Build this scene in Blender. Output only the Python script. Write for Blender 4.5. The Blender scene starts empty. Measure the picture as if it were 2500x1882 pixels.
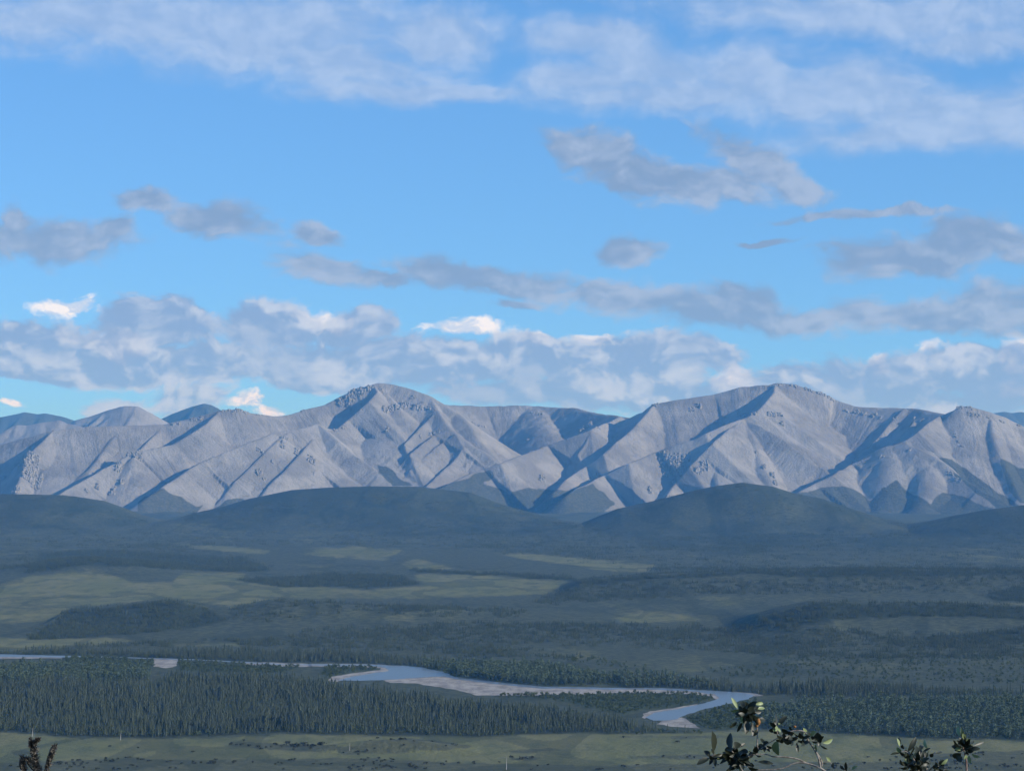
import bpy, bmesh, math, random
import numpy as np
from mathutils import Vector, Matrix

random.seed(7)
RNG = np.random.default_rng(11)
R = math.radians
SC = bpy.context.scene
COL = SC.collection

# ------------------------------------------------------------------ camera
W, H, F = 2500.0, 1882.0, 7089.0        # photograph size and focal length in its pixels (20 degrees wide)
HY = 1150.0                             # row of the level horizon
ZC = 190.0                              # eye height above the river flats
PITCH = math.atan((HY - H / 2) / F)
cam = bpy.data.cameras.new('camera')
cam.sensor_width = 36.0
cam.lens = 36.0 * F / W
cam.clip_start = 0.05
cam.clip_end = 200000.0
camo = bpy.data.objects.new('camera', cam)
COL.objects.link(camo)
camo.location = (0, 0, ZC)
camo.rotation_euler = (R(90) + PITCH, 0, 0)
SC.camera = camo

# ------------------------------------------------------------------ light
SUN_AZ = R(110.0)                       # clockwise from the view direction: right and slightly behind
SUN_EL = R(21.5)
SKY_STRENGTH = 0.13
sund = Vector((math.sin(SUN_AZ) * math.cos(SUN_EL), math.cos(SUN_AZ) * math.cos(SUN_EL), math.sin(SUN_EL)))
sun = bpy.data.lights.new('sun', 'SUN')
sun.energy = 4.7
sun.angle = R(0.53)
sun.color = (1.0, 0.955, 0.87)
suno = bpy.data.objects.new('sun', sun)
COL.objects.link(suno)
suno.rotation_euler = sund.to_track_quat('Z', 'Y').to_euler()
suno.location = (400, -200, 900)

SC.render.engine = 'CYCLES'
SC.cycles.use_denoising = True
SC.cycles.max_bounces = 4
SC.cycles.diffuse_bounces = 1
SC.cycles.volume_bounces = 1
SC.cycles.transparent_max_bounces = 8
SC.view_settings.view_transform = 'Standard'
SC.view_settings.look = 'None'
SC.view_settings.gamma = 1.0
SC.view_settings.use_curve_mapping = False
SC.view_settings.exposure = 0.0

# ------------------------------------------------------------------ pixel helpers
CP, SP = math.cos(PITCH), math.sin(PITCH)
def pdir(x, y):
    a, b = (x - W / 2), (H / 2 - y)
    return a, F * CP - b * SP, F * SP + b * CP
def P(x, y, D):
    """the point D metres ahead in the direction of a pixel"""
    a, f, z = pdir(x, y)
    return np.array([a / f * D, D, ZC + z / f * D])
def to_px(X, Y, Z):
    z = Z - ZC
    f = Y * CP + z * SP
    b = -Y * SP + z * CP
    return W / 2 + F * X / f, H / 2 - F * b / f
def flat(x, y, z=0.0):
    """where the ray through a pixel meets the level z"""
    a, f, c = pdir(x, y)
    s = (z - ZC) / c
    return np.array([a * s, f * s, z])

# ------------------------------------------------------------------ noise
_T = RNG.random((512, 512))
def vnoise(x, y):
    xi, yi = np.floor(x).astype(np.int64), np.floor(y).astype(np.int64)
    fx, fy = x - xi, y - yi
    fx = fx * fx * (3 - 2 * fx); fy = fy * fy * (3 - 2 * fy)
    a = _T[xi & 511, yi & 511]; b = _T[(xi + 1) & 511, yi & 511]
    c = _T[xi & 511, (yi + 1) & 511]; d = _T[(xi + 1) & 511, (yi + 1) & 511]
    return (a * (1 - fx) + b * fx) * (1 - fy) + (c * (1 - fx) + d * fx) * fy
def fbm(x, y, o=5, g=0.5):
    s, a, t = 0.0, 1.0, 0.0
    for k in range(o):
        s = s + a * vnoise(x * 2.03 ** k + 17.3 * k, y * 2.03 ** k + 9.1 * k); t += a; a *= g
    return s / t * 2 - 1
def sstep(a, b, x):
    t = np.clip((x - a) / (b - a), 0, 1)
    return t * t * (3 - 2 * t)

# ------------------------------------------------------------------ node helpers
def mat(name):
    m = bpy.data.materials.new(name)
    m.use_nodes = True
    nt = m.node_tree
    b = nt.nodes['Principled BSDF']
    b.inputs['Specular IOR Level'].default_value = 0.15
    return m, nt, b
class NT:
    def __init__(s, nt): s.t = nt
    def n(s, typ, **kw):
        nd = s.t.nodes.new(typ)
        for k, v in kw.items(): setattr(nd, k, v)
        return nd
    def l(s, a, b): s.t.links.new(a, b)
    def put(s, sock, v):
        if isinstance(v, bpy.types.NodeSocket): s.l(v, sock)
        else: sock.default_value = v
    def m(s, op, a, b=0.0, c=None, clamp=False):
        nd = s.n('ShaderNodeMath', operation=op, use_clamp=clamp)
        s.put(nd.inputs[0], a); s.put(nd.inputs[1], b)
        if c is not None: s.put(nd.inputs[2], c)
        return nd.outputs[0]
    def vm(s, op, a, b=(0, 0, 0), out=0):
        nd = s.n('ShaderNodeVectorMath', operation=op)
        s.put(nd.inputs[0], a); s.put(nd.inputs[1], b)
        return nd.outputs[out]
    def ramp(s, v, a, b, lo=0.0, hi=1.0, smooth=True):
        nd = s.n('ShaderNodeMapRange', interpolation_type='SMOOTHSTEP' if smooth else 'LINEAR')
        s.put(nd.inputs[0], v)
        for i, q in enumerate((a, b, lo, hi)): s.put(nd.inputs[i + 1], q)
        return nd.outputs[0]
    def mix(s, f, a, b, blend='MIX'):
        nd = s.n('ShaderNodeMix', data_type='RGBA', blend_type=blend)
        s.put(nd.inputs[0], f)
        s.put(nd.inputs[6], a if isinstance(a, bpy.types.NodeSocket) else (*a, 1) if len(a) == 3 else a)
        s.put(nd.inputs[7], b if isinstance(b, bpy.types.NodeSocket) else (*b, 1) if len(b) == 3 else b)
        return nd.outputs[2]
    def noise(s, vec, scale, detail=4.0, rough=0.55, out=0):
        nd = s.n('ShaderNodeTexNoise')
        if vec is not None: s.l(vec, nd.inputs['Vector'])
        nd.inputs['Scale'].default_value = scale
        nd.inputs['Detail'].default_value = detail
        nd.inputs['Roughness'].default_value = rough
        return nd.outputs[out]

# ------------------------------------------------------------------ sky
def build_world():
    w = bpy.data.worlds.new('World')
    SC.world = w
    w.use_nodes = True
    w.cycles.sampling_method = 'NONE'
    t = NT(w.node_tree)
    bg = w.node_tree.nodes['Background']
    bg.inputs['Strength'].default_value = SKY_STRENGTH
    sky = t.n('ShaderNodeTexSky', sky_type='NISHITA')
    sky.sun_disc = False
    sky.sun_elevation = SUN_EL
    sky.sun_rotation = SUN_AZ
    sky.altitude = 900.0
    sky.air_density = 1.0
    sky.dust_density = 0.0
    sky.ozone_density = 1.5
    d = t.n('ShaderNodeTexCoord').outputs['Generated']
    t.l(t.vm('NORMALIZE', t.vm('ADD', d, (0, 0, 0.10))), sky.inputs[0])
    sep = t.n('ShaderNodeSeparateXYZ'); t.l(d, sep.inputs[0])
    K = F / 1000.0
    u = t.m('MULTIPLY', t.m('ARCTAN2', sep.outputs[0], sep.outputs[1]), K)
    v = t.m('MULTIPLY', t.m('ARCSINE', sep.outputs[2]), K)
    cmb = t.n('ShaderNodeCombineXYZ'); t.l(u, cmb.inputs[0]); t.l(v, cmb.inputs[1])
    uv = cmb.outputs[0]
    # wind-sheared turbulence that frays every outline
    def warp(scale, amp, detail, src):
        nz = t.n('ShaderNodeTexNoise'); t.l(src, nz.inputs['Vector'])
        nz.inputs['Scale'].default_value = scale; nz.inputs['Detail'].default_value = detail
        nz.inputs['Roughness'].default_value = 0.6
        o = t.vm('SUBTRACT', nz.outputs['Color'], (0.5, 0.5, 0.5))
        return t.vm('ADD', src, t.vm('MULTIPLY', o, amp))
    wuv = warp(11.0, (0.050, 0.036, 0.0), 3.0, warp(3.0, (0.17, 0.11, 0.0), 2.0, uv))
    st = t.vm('MULTIPLY', uv, (1.0, 2.2, 1.0))
    nA = t.noise(t.vm('MULTIPLY', wuv, (1.0, 1.7, 1.0)), 4.0, 5.0, 0.58)
    nB = t.noise(t.vm('MULTIPLY', wuv, (1.0, 1.6, 1.0)), 9.0, 4.0, 0.6)
    nO = t.noise(t.vm('ADD', t.vm('MULTIPLY', wuv, (1.0, 1.6, 1.0)), (0.022, 0.030, 0.0)), 9.0, 3.0, 0.55)
    em = t.m('MULTIPLY', t.m('SUBTRACT', nB, nO), 1.9)  # offset toward the sun: relief lighting painted into the cloud colours
    nC = t.noise(t.vm('ADD', st, (7.3, 2.1, 0.0)), 2.6, 3.0, 0.55)
    Q = 2500 / 2212.0
    last = [None]
    def field(ells, grow=1.0):
        cur = None
        for e in ells:
            x, y, rx, ry = [q * Q for q in e[:4]]
            rot = -e[4] if len(e) > 4 else 0.0
            a, f, z = pdir(x, y)
            L = math.sqrt(a * a + f * f + z * z)
            mp = t.n('ShaderNodeMapping', vector_type='TEXTURE')
            src = wuv if last[0] is None else t.vm('ADD', wuv, t.m('MULTIPLY', last[0], 1e-9))   # one after the other
            t.l(src, mp.inputs[0])
            mp.inputs['Location'].default_value = (math.atan2(a, f) * K, math.asin(z / L) * K, 0)
            mp.inputs['Rotation'].default_value = (0, 0, R(rot))
            mp.inputs['Scale'].default_value = (rx * grow / 1000, ry * grow / 1000, 1)
            ln = t.vm('LENGTH', mp.outputs[0], out=1)
            cur = ln if cur is None else t.m('SMOOTH_MIN', cur, ln, 0.35)
            last[0] = cur
        return t.m('SUBTRACT', 1.0, cur)
    def dens(f, n, amp, lo, hi):
        return t.ramp(t.m('MULTIPLY_ADD', t.m('SUBTRACT', n, 0.5), amp, f), lo, hi)
    # generic deck that carries the cover on outside the photographed patch of sky
    dw = t.vm('MULTIPLY', d, (1.0, 1.0, 2.6))
    deck = t.noise(dw, 3.4, 4.0, 0.6)
    far = t.m('MAXIMUM', t.ramp(t.m('ABSOLUTE', u), 1.25, 1.7), t.ramp(v, 1.15, 1.5))
    deck = t.m('MULTIPLY', t.m('MULTIPLY', t.ramp(deck, 0.52, 0.68), far), 0.4)
    S = 1.0 / SKY_STRENGTH
    c = lambda r, g, b: (r * S, g * S, b * S)
    col = sky.outputs[0]
    col = t.mix(1.0, col, (0.63, 1.03, 1.47), 'MULTIPLY')
    col = t.mix(deck, col, t.mix(nA, c(.28, .37, .54), c(.46, .54, .68)))
    # A: thin pale high cloud
    fA = field([(200, 40, 330, 85), (560, 55, 420, 95), (740, 130, 260, 65, 10), (940, 60, 130, 70), (900, 195, 260, 30),
                (1900, 30, 520, 52, 3), (2130, 85, 200, 38),
                (1290, 80, 170, 40), (1250, 165, 140, 42), (1400, 140, 190, 70), (1610, 165, 110, 70), (1470, 195, 360, 45),
                (1860, 195, 180, 85), (2040, 250, 280, 75), (1960, 300, 330, 40), (1740, 215, 140, 55)])
    mA = dens(fA, t.m('MULTIPLY_ADD', nB, 0.55, t.m('MULTIPLY', nA, 0.45)), 2.1, -0.42, 0.66)
    shA = t.ramp(t.m('MULTIPLY_ADD', em, 0.22, t.m('ADD', t.m('MULTIPLY', nB, 0.6), t.m('MULTIPLY', nA, 0.6))), 0.42, 0.84)
    col = t.mix(t.m('MULTIPLY', mA, 0.82), col, t.mix(shA, c(.32, .47, .76), c(.45, .59, .85)))
    # D: sunlit cumulus far off
    fD = field([(150, 655, 85, 30), (690, 690, 75, 22, 15), (1000, 716, 112, 24), (1155, 742, 45, 20), (1283, 737, 40, 16),
                (215, 732, 120, 30, 10), (550, 868, 48, 30), (1590, 820, 90, 36), (1895, 778, 28, 24), (2010, 750, 36, 18),
                (2190, 772, 45, 42), (2195, 838, 34, 22), (600, 888, 40, 14), (20, 882, 34, 10), (740, 705, 30, 20)])
    mD = dens(fD, nB, 2.6, 0.0, 0.55)
    col = t.mix(mD, col, t.mix(t.ramp(t.m('ADD', em, nB), 0.36, 0.6), c(.60, .72, .95), c(.95, .97, 1.05)))
    # C: the bank along the horizon
    fC = field([(80, 745, 200, 62), (340, 705, 130, 62), (580, 705, 130, 52), (770, 712, 90, 50), (400, 785, 480, 44), (900, 780, 400, 52),
                (1130, 765, 160, 38), (1330, 785, 260, 55), (1480, 770, 120, 42), (1250, 840, 360, 36), (1700, 815, 130, 40),
                (1950, 815, 340, 50), (2090, 785, 160, 40), (1900, 865, 380, 34), (2160, 850, 110, 50), (250, 872, 90, 30),
                (410, 858, 100, 42), (720, 815, 220, 26), (100, 805, 260, 22), (1480, 865, 200, 30)], 1.10)
    mC = dens(fC, nB, 1.5, -0.04, 0.34)
    lC = t.ramp(t.m('MULTIPLY_ADD', em, 0.45, nC), 0.48, 0.72)
    cC = t.mix(t.ramp(t.m('MULTIPLY_ADD', em, 0.7, nA), 0.36, 0.68), c(.25, .37, .62), c(.38, .49, .71))
    col = t.mix(t.m('MULTIPLY', mC, 0.93), col, t.mix(t.m('MULTIPLY', lC, 0.62), cC, c(.64, .73, .90)))
    # B: grey drifting scraps in shade
    fB = field([(1290, 330, 125, 55, 15), (1400, 380, 170, 52, 10), (1540, 395, 150, 42), (1640, 345, 150, 40, 32), (1720, 400, 70, 30, 25),
                (110, 515, 190, 48), (250, 500, 60, 32), (25, 470, 40, 40), (340, 432, 100, 30, 5), (490, 478, 140, 42, 14), (680, 512, 60, 22, 30),
                (680, 588, 100, 36, 14), (800, 612, 80, 22), (950, 588, 120, 32, 6), (1110, 612, 180, 36, 8), (1310, 638, 180, 40, 8),
                (1500, 672, 200, 42, 6), (1590, 640, 100, 40, 10), (1720, 690, 150, 32, 4), (1850, 690, 130, 38), (2010, 695, 160, 34), (2150, 680, 140, 62),
                (1340, 540, 66, 32), (1110, 664, 60, 14), (1940, 565, 150, 48, 4), (2090, 530, 130, 58), (2190, 545, 70, 40), (1880, 465, 200, 10), (1660, 518, 70, 9)], 1.16)
    mB = dens(fB, nB, 1.7, -0.08, 0.52)
    shB = t.ramp(t.m('MULTIPLY_ADD', em, 0.35, t.m('ADD', t.m('MULTIPLY', nC, 0.7), t.m('MULTIPLY', nA, 0.4))), 0.44, 0.74)
    col = t.mix(t.m('MULTIPLY', mB, 0.90), col, t.mix(shB, c(.230, .335, .53), c(.39, .49, .68)))
    t.l(col, bg.inputs['Color'])
build_world()

# ------------------------------------------------------------------ object helpers
def link(o, parent=None):
    COL.objects.link(o)
    if parent is not None: o.parent = parent
    return o
def mesh_obj(name, verts, faces, m=None, parent=None, smooth=False):
    me = bpy.data.meshes.new(name)
    me.from_pydata([tuple(v) for v in verts], [], [tuple(f) for f in faces])
    me.update()
    if smooth:
        me.polygons.foreach_set('use_smooth', [True] * len(me.polygons))
    if m: me.materials.append(m)
    return link(bpy.data.objects.new(name, me), parent)
def grid_mesh(name, X, Y, Z, m, attrs=None, smooth=True):
    """sheet from 2-D arrays of coordinates"""
    r, c = X.shape
    n = r * c
    me = bpy.data.meshes.new(name)
    me.vertices.add(n)
    me.vertices.foreach_set('co', np.stack([X.ravel(), Y.ravel(), Z.ravel()], 1).astype(np.float32).ravel())
    i = np.arange(n).reshape(r, c)
    q = np.stack([i[:-1, :-1], i[:-1, 1:], i[1:, 1:], i[1:, :-1]], -1).reshape(-1, 4)
    nf = len(q)
    me.loops.add(nf * 4)
    me.loops.foreach_set('vertex_index', q.astype(np.int32).ravel())
    me.polygons.add(nf)
    me.polygons.foreach_set('loop_start', np.arange(0, nf * 4, 4, dtype=np.int32))
    me.polygons.foreach_set('use_smooth', np.full(nf, smooth))
    me.update(calc_edges=True)
    for k, v in (attrs or {}).items():
        a = me.attributes.new(k, 'FLOAT', 'POINT')
        a.data.foreach_set('value', v.astype(np.float32).ravel())
    me.materials.append(m)
    return link(bpy.data.objects.new(name, me))
def tag(o, label=None, cat=None, group=None, kind=None):
    if label: o['label'] = label
    if cat: o['category'] = cat
    if group: o['group'] = group
    if kind: o['kind'] = kind
    return o

# ------------------------------------------------------------------ terrain height
def resample(pts, n=6):
    pts = np.array(pts, float)
    out = []
    for a, b in zip(pts[:-1], pts[1:]):
        for k in range(n): out.append(a + (b - a) * k / n)
    out.append(pts[-1])
    return np.array(out)
def seg_field(X, Y, line):
    """distance to a 3-D polyline seen from above, height and run at the nearest point"""
    bd = np.full(X.shape, 1e12); bz = np.zeros(X.shape); bt = np.zeros(X.shape); bs = np.zeros(X.shape)
    run = 0.0
    for a, b in zip(line[:-1], line[1:]):
        dx, dy = b[0] - a[0], b[1] - a[1]
        l2 = dx * dx + dy * dy + 1e-9
        t = np.clip(((X - a[0]) * dx + (Y - a[1]) * dy) / l2, 0, 1)
        ex, ey = X - (a[0] + t * dx), Y - (a[1] + t * dy)
        d = ex * ex + ey * ey
        k = d < bd
        bd = np.where(k, d, bd); bz = np.where(k, a[2] + t * (b[2] - a[2]), bz)
        L = math.sqrt(l2)
        bt = np.where(k, run + t * L, bt)
        bs = np.where(k, np.sign(dx * ey - dy * ex), bs)
        run += L
    return np.sqrt(bd), bz, bt, bs

BASE_Y = [-9e9, 3200, 4500, 6000, 8000, 12000, 60000]
BASE_Z = [0, 0, 10, 20, 26, 25, 25]
def crest(pts, Y):
    return np.array([P(x, y, Y if not callable(Y) else Y(x)) for x, y in pts])
HILLS = [   # crest seen in the photograph, distance, half-width of the rise
    (crest([(-400, 1215), (-150, 1204), (0, 1206), (100, 1207), (175, 1211), (244, 1222), (285, 1237), (330, 1256), (385, 1272)], 8300), 560),
    (crest([(440, 1268), (480, 1251), (541, 1238), (610, 1217), (712, 1196), (800, 1190), (900, 1187), (1025, 1188), (1066, 1193), (1147, 1202), (1227, 1232), (1300, 1252), (1370, 1269), (1430, 1282)], 8700), 640),
    (crest([(1420, 1278), (1508, 1242), (1600, 1222), (1681, 1201), (1742, 1187), (1811, 1178), (1885, 1187), (1938, 1204), (2007, 1217), (2088, 1245), (2160, 1268), (2235, 1288)], 8000), 520),
    (crest([(2200, 1298), (2280, 1275), (2353, 1257), (2414, 1245), (2500, 1234), (2650, 1220), (2900, 1215)], 7600), 600),
    (crest([(1325, 1454), (1365, 1436), (1410, 1420), (1500, 1408), (1600, 1401), (1803, 1395), (2007, 1389), (2210, 1389), (2434, 1393), (2600, 1395), (3000, 1400)], 4450), 225),
    (crest([(1600, 1572), (1680, 1560), (1740, 1546), (1800, 1524), (1852, 1501), (1900, 1486), (1946, 1476), (1986, 1467), (2088, 1470), (2251, 1474), (2500, 1474), (2800, 1470), (3100, 1480)], 3480), 245),
    (crest([(60, 1548), (100, 1532), (134, 1515), (165, 1491), (220, 1484), (300, 1476), (386, 1468), (447, 1470), (509, 1483), (570, 1481), (620, 1472), (671, 1464), (732, 1468), (850, 1476), (1000, 1484), (1150, 1494)], 3720), 155),
    (crest([(-400, 1380), (-100, 1385), (0, 1390), (120, 1370), (200, 1362), (330, 1372), (450, 1390), (560, 1405)], 5100), 300),
    (crest([(820, 1815), (880, 1808), (960, 1805), (1040, 1808), (1110, 1818)], 1985), 22),
    (crest([(1140, 1362), (1220, 1352), (1330, 1362), (1420, 1376)], 6000), 160),
]
def ground_h(X, Y):
    z = np.interp(Y, BASE_Y, BASE_Z)
    z = z + sstep(3300, 4500, Y) * 4.5 * fbm(X / 420 + 3, Y / 420, 4) + sstep(6000, 8000, Y) * (12 * fbm(X / 900 + 5, Y / 900 + 2, 4) - 14 * (0.35 - np.abs(fbm(X / 330 + 1, Y / 620 + 6, 3))))
    for line, w in HILLS:
        cy = line[:, 1].mean()
        k = np.abs(Y - cy) < 3.2 * w
        if not k.any(): continue
        xs, ys, zz = X[k], Y[k], z[k]
        d, zc, t, s = seg_field(xs, ys, line)
        wv = w * (1 + 0.22 * fbm(xs / (w * .9) + 1.7, ys / (w * .9), 3))
        h = (zc - zz) * np.exp(-(d / wv) ** 2)
        # shallow draws running down the hillside
        h *= 1 - 0.20 * sstep(0.15, 1.0, d / wv) * (1 + fbm(t / (w * .22) + cy, s * 3.1 + 0.15 * d / w, 3))
        z[k] = np.maximum(zz, zz + h)
    # the rise the camera stands on
    hill = 188.3 - 0.40 * np.sqrt(np.maximum(Y - 2.0, 0) ** 2 + 3.0) + 0.7
    hill = np.where(Y < 2, 188.3 - 0.03 * np.minimum(2 - Y, 300), hill) + 0.12 * fbm(X / 3, Y / 3, 3) * sstep(5, 25, Y)
    hill = np.where(Y < 640, np.maximum(hill, 0) * (1 - sstep(1500, 3500, np.abs(X))), 0)
    return np.where(Y < 640, np.maximum(z, hill), z)

# ------------------------------------------------------------------ land cover, from the photograph's outlines
MY0, MSC = 900, 2.0
MW, MH = int(W / MSC), int((1900 - MY0) / MSC)
_px, _py = np.meshgrid((np.arange(MW) + .5) * MSC, MY0 + (np.arange(MH) + .5) * MSC)
def raster(polys, blur=2):
    m = np.zeros((MH, MW), bool)
    for poly in polys:
        c = np.zeros((MH, MW), bool)
        n = len(poly)
        for i in range(n):
            x1, y1 = poly[i]; x2, y2 = poly[(i + 1) % n]
            if y1 == y2: continue
            k = ((y1 > _py) != (y2 > _py)) & (_px < (x2 - x1) * (_py - y1) / (y2 - y1) + x1)
            c ^= k
        m |= c
    f = m.astype(float)
    for _ in range(blur):
        g = np.pad(f, 1, mode='edge')
        f = (g[:-2, 1:-1] + g[2:, 1:-1] + g[1:-1, :-2] + g[1:-1, 2:] + 2 * g[1:-1, 1:-1]) / 6
    return f
def sample(m, px, py):
    x = np.clip(px / MSC - .5, 0, MW - 1.001); y = np.clip((py - MY0) / MSC - .5, 0, MH - 1.001)
    xi, yi = x.astype(int), y.astype(int)
    fx, fy = x - xi, y - yi
    return (m[yi, xi] * (1 - fx) + m[yi, xi + 1] * fx) * (1 - fy) + (m[yi + 1, xi] * (1 - fx) + m[yi + 1, xi + 1] * fx) * fy

MEADOW = raster([
    [(-10, 1792), (200, 1797), (400, 1801), (560, 1796), (700, 1787), (900, 1792), (1100, 1790), (1500, 1783), (1750, 1779), (2100, 1790), (2300, 1800), (2510, 1809), (2510, 1900), (-10, 1900)],
    [(0, 1428), (80, 1403), (175, 1389), (244, 1391), (293, 1407), (338, 1420), (427, 1424), (439, 1399), (570, 1395), (602, 1399), (590, 1422), (752, 1405), (813, 1410), (793, 1436), (900, 1440), (1036, 1428), (1003, 1403), (1166, 1403), (1406, 1418), (1325, 1452), (1125, 1460), (900, 1466), (691, 1460), (570, 1480), (447, 1468), (366, 1460), (203, 1481), (171, 1489), (138, 1517), (0, 1525)],
    [(963, 1375), (1020, 1363), (1125, 1387), (1402, 1407), (1003, 1389)],
    [(1146, 1342), (1329, 1354), (1601, 1375), (1581, 1399), (1451, 1387), (1329, 1371)],
    [(724, 1350), (800, 1338), (894, 1336), (890, 1361), (800, 1364)], [(906, 1338), (979, 1340), (934, 1375), (857, 1367)],
    [(386, 1322), (651, 1340), (671, 1345), (643, 1356), (447, 1334)], [(651, 1371), (810, 1379), (793, 1387), (691, 1379)],
    [(2007, 1464), (2251, 1467), (2500, 1467), (2500, 1475), (2251, 1472)],
    [(0, 1556), (244, 1558), (366, 1564), (203, 1581), (0, 1589)], [(427, 1568), (570, 1566), (590, 1581), (427, 1581)],
    [(1451, 1513), (1573, 1493), (1783, 1501), (1865, 1489), (1852, 1501), (1722, 1519), (1600, 1519)],
    [(820, 1778), (900, 1772), (960, 1780), (860, 1790)],
], 12)
HALF = raster([     # half-open ground, scattered trees
    [(529, 1485), (881, 1485), (1146, 1481), (1288, 1485), (1247, 1509), (1044, 1523), (800, 1527), (610, 1546), (407, 1546), (509, 1509)],
    [(1207, 1573), (1370, 1577), (1700, 1597), (1946, 1613), (1844, 1625), (1700, 1646), (1573, 1634), (1451, 1613), (1329, 1605)],
    [(0, 1290), (200, 1295), (500, 1262), (900, 1290), (1150, 1330), (1000, 1360), (500, 1320), (0, 1360)],
    [(1500, 1340), (1900, 1350), (2300, 1300), (2500, 1330), (2500, 1380), (1800, 1385), (1500, 1375)],
    [(1300, 1478), (1700, 1455), (2100, 1452), (1960, 1468), (1850, 1490), (1450, 1510), (1280, 1498)], [(1950, 1600), (2200, 1610), (2500, 1600), (2500, 1660), (2100, 1655), (1900, 1640)],
    [(0, 1305), (120, 1300), (430, 1280), (560, 1285), (300, 1300), (0, 1322)],
], 5)
SPRUCE = raster([
    [(-10, 1670), (380, 1672), (420, 1652), (560, 1650), (700, 1652), (800, 1676), (1000, 1694), (1085, 1722), (1370, 1736), (1500, 1752), (1570, 1770), (1720, 1781), (1500, 1784), (1100, 1789), (900, 1788), (700, 1783), (560, 1790), (400, 1797), (200, 1792), (-10, 1788)],
    [(200, 1597), (330, 1596), (480, 1594), (578, 1592), (680, 1594), (800, 1596), (950, 1606), (1160, 1614), (1240, 1622), (1200, 1626), (1060, 1620), (1030, 1624), (900, 1618), (760, 1618), (600, 1612), (380, 1606), (200, 1600)],
    [(1440, 1650), (1570, 1652), (1700, 1668), (1760, 1670), (1900, 1682), (2030, 1672), (2250, 1676), (2250, 1684), (1950, 1698), (1800, 1690), (1680, 1680), (1500, 1676), (1520, 1660)],
    [(1890, 1684), (2260, 1686), (2500, 1690), (2500, 1698), (2260, 1698), (1960, 1702)],
    [(0, 1594), (200, 1592), (380, 1604), (200, 1601), (0, 1599)],
    [(860, 1490), (975, 1482), (1140, 1482), (1140, 1486), (975, 1492), (870, 1494)],
    [(165, 1493), (220, 1485), (340, 1478), (410, 1470), (450, 1472), (510, 1486), (560, 1510), (480, 1530), (350, 1548), (200, 1558), (60, 1560), (90, 1540)],
    [(1850, 1506), (1950, 1482), (2000, 1472), (2500, 1479), (2500, 1512), (2250, 1504), (2050, 1512), (1940, 1528), (1850, 1530)], [(2250, 1560), (2500, 1530), (2500, 1560), (2300, 1585)],
    [(1003, 1388), (1125, 1395), (1406, 1412), (1406, 1418), (1125, 1402), (1003, 1394)],
    [(1410, 1421), (1600, 1402), (2000, 1390), (2500, 1394), (2500, 1404), (2100, 1408), (1800, 1404), (1600, 1412), (1420, 1432)],
    [(2400, 1450), (2500, 1432), (2500, 1466), (2430, 1466)],
    [(100, 1350), (220, 1340), (600, 1362), (660, 1392), (560, 1396), (420, 1388), (330, 1380), (170, 1386), (60, 1400)],
    [(560, 1415), (800, 1400), (960, 1405), (1030, 1425), (900, 1436), (700, 1432)],
    [(1790, 1300), (1860, 1310), (1880, 1350), (1830, 1352)],
], 2)
SPRUCE_SOFT = SPRUCE.copy()
for _ in range(40):
    _g = np.pad(SPRUCE_SOFT, 1, mode='edge'); SPRUCE_SOFT = (_g[:-2, 1:-1] + _g[2:, 1:-1] + _g[1:-1, :-2] + _g[1:-1, 2:] + 2 * _g[1:-1, 1:-1]) / 6
SPARSE = raster([
    [(520, 1575), (800, 1531), (1130, 1518), (1451, 1522), (1700, 1522), (1750, 1560), (1946, 1600), (1700, 1590), (1370, 1572), (900, 1570)],
    [(1600, 1560), (1850, 1520), (2500, 1560), (2500, 1672), (2000, 1660), (1700, 1645), (1850, 1625), (1946, 1610)],
    [(1330, 1455), (1450, 1425), (2500, 1404), (2500, 1440), (2000, 1448), (1700, 1450), (1450, 1470), (1300, 1475)],
    [(0, 1206), (175, 1212), (400, 1285), (480, 1255), (900, 1190), (1227, 1235), (1420, 1285), (1600, 1224), (1811, 1180), (2235, 1290), (2500, 1236), (2500, 1395), (1600, 1395), (1100, 1335), (600, 1335), (0, 1390)],
    [(540, 1490), (671, 1466), (900, 1478), (1288, 1490), (1250, 1510), (800, 1500), (620, 1520)],
    [(0, 1590), (230, 1575), (560, 1560), (1200, 1575), (1450, 1605), (1600, 1635), (1200, 1605), (800, 1580), (400, 1580)],
], 3)
POPLAR = raster([
    [(1028, 1622), (1100, 1624), (1200, 1630), (1330, 1634), (1451, 1646), (1512, 1664), (1420, 1672), (1329, 1674), (1200, 1664), (1093, 1650), (1028, 1626)],
    [(-10, 1630), (150, 1630), (330, 1636), (370, 1642), (360, 1660), (200, 1674), (-10, 1674)],
    [(1880, 1738), (1950, 1724), (2100, 1714), (2260, 1710), (2510, 1710), (2510, 1806), (2300, 1796), (2100, 1788), (1900, 1780), (1850, 1772), (1860, 1740)],
    [(1500, 1648), (1600, 1650), (1700, 1668), (1750, 1680), (1600, 1676), (1510, 1670)],
], 2)
WILLOW = raster([
    [(1180, 1690), (1300, 1694), (1400, 1695), (1560, 1690), (1700, 1692), (1735, 1702), (1680, 1716), (1580, 1728), (1540, 1738), (1400, 1712), (1260, 1706), (1180, 1700)],
    [(1680, 1748), (1760, 1724), (1840, 1712), (1900, 1715), (1870, 1770), (1760, 1776), (1700, 1768)],
    [(800, 1628), (890, 1624), (940, 1632), (860, 1640), (810, 1650), (790, 1645)], [(1020, 1658), (1080, 1655), (1150, 1664), (1150, 1674), (1060, 1668)],
    [(436, 1612), (520, 1616), (690, 1625), (740, 1628), (700, 1640), (560, 1640), (436, 1634)], [(156, 1607), (260, 1607), (376, 1612), (374, 1626), (156, 1620)], [(1230, 1670), (1260, 1668), (1260, 1676), (1230, 1676)],
], 2)
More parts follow.
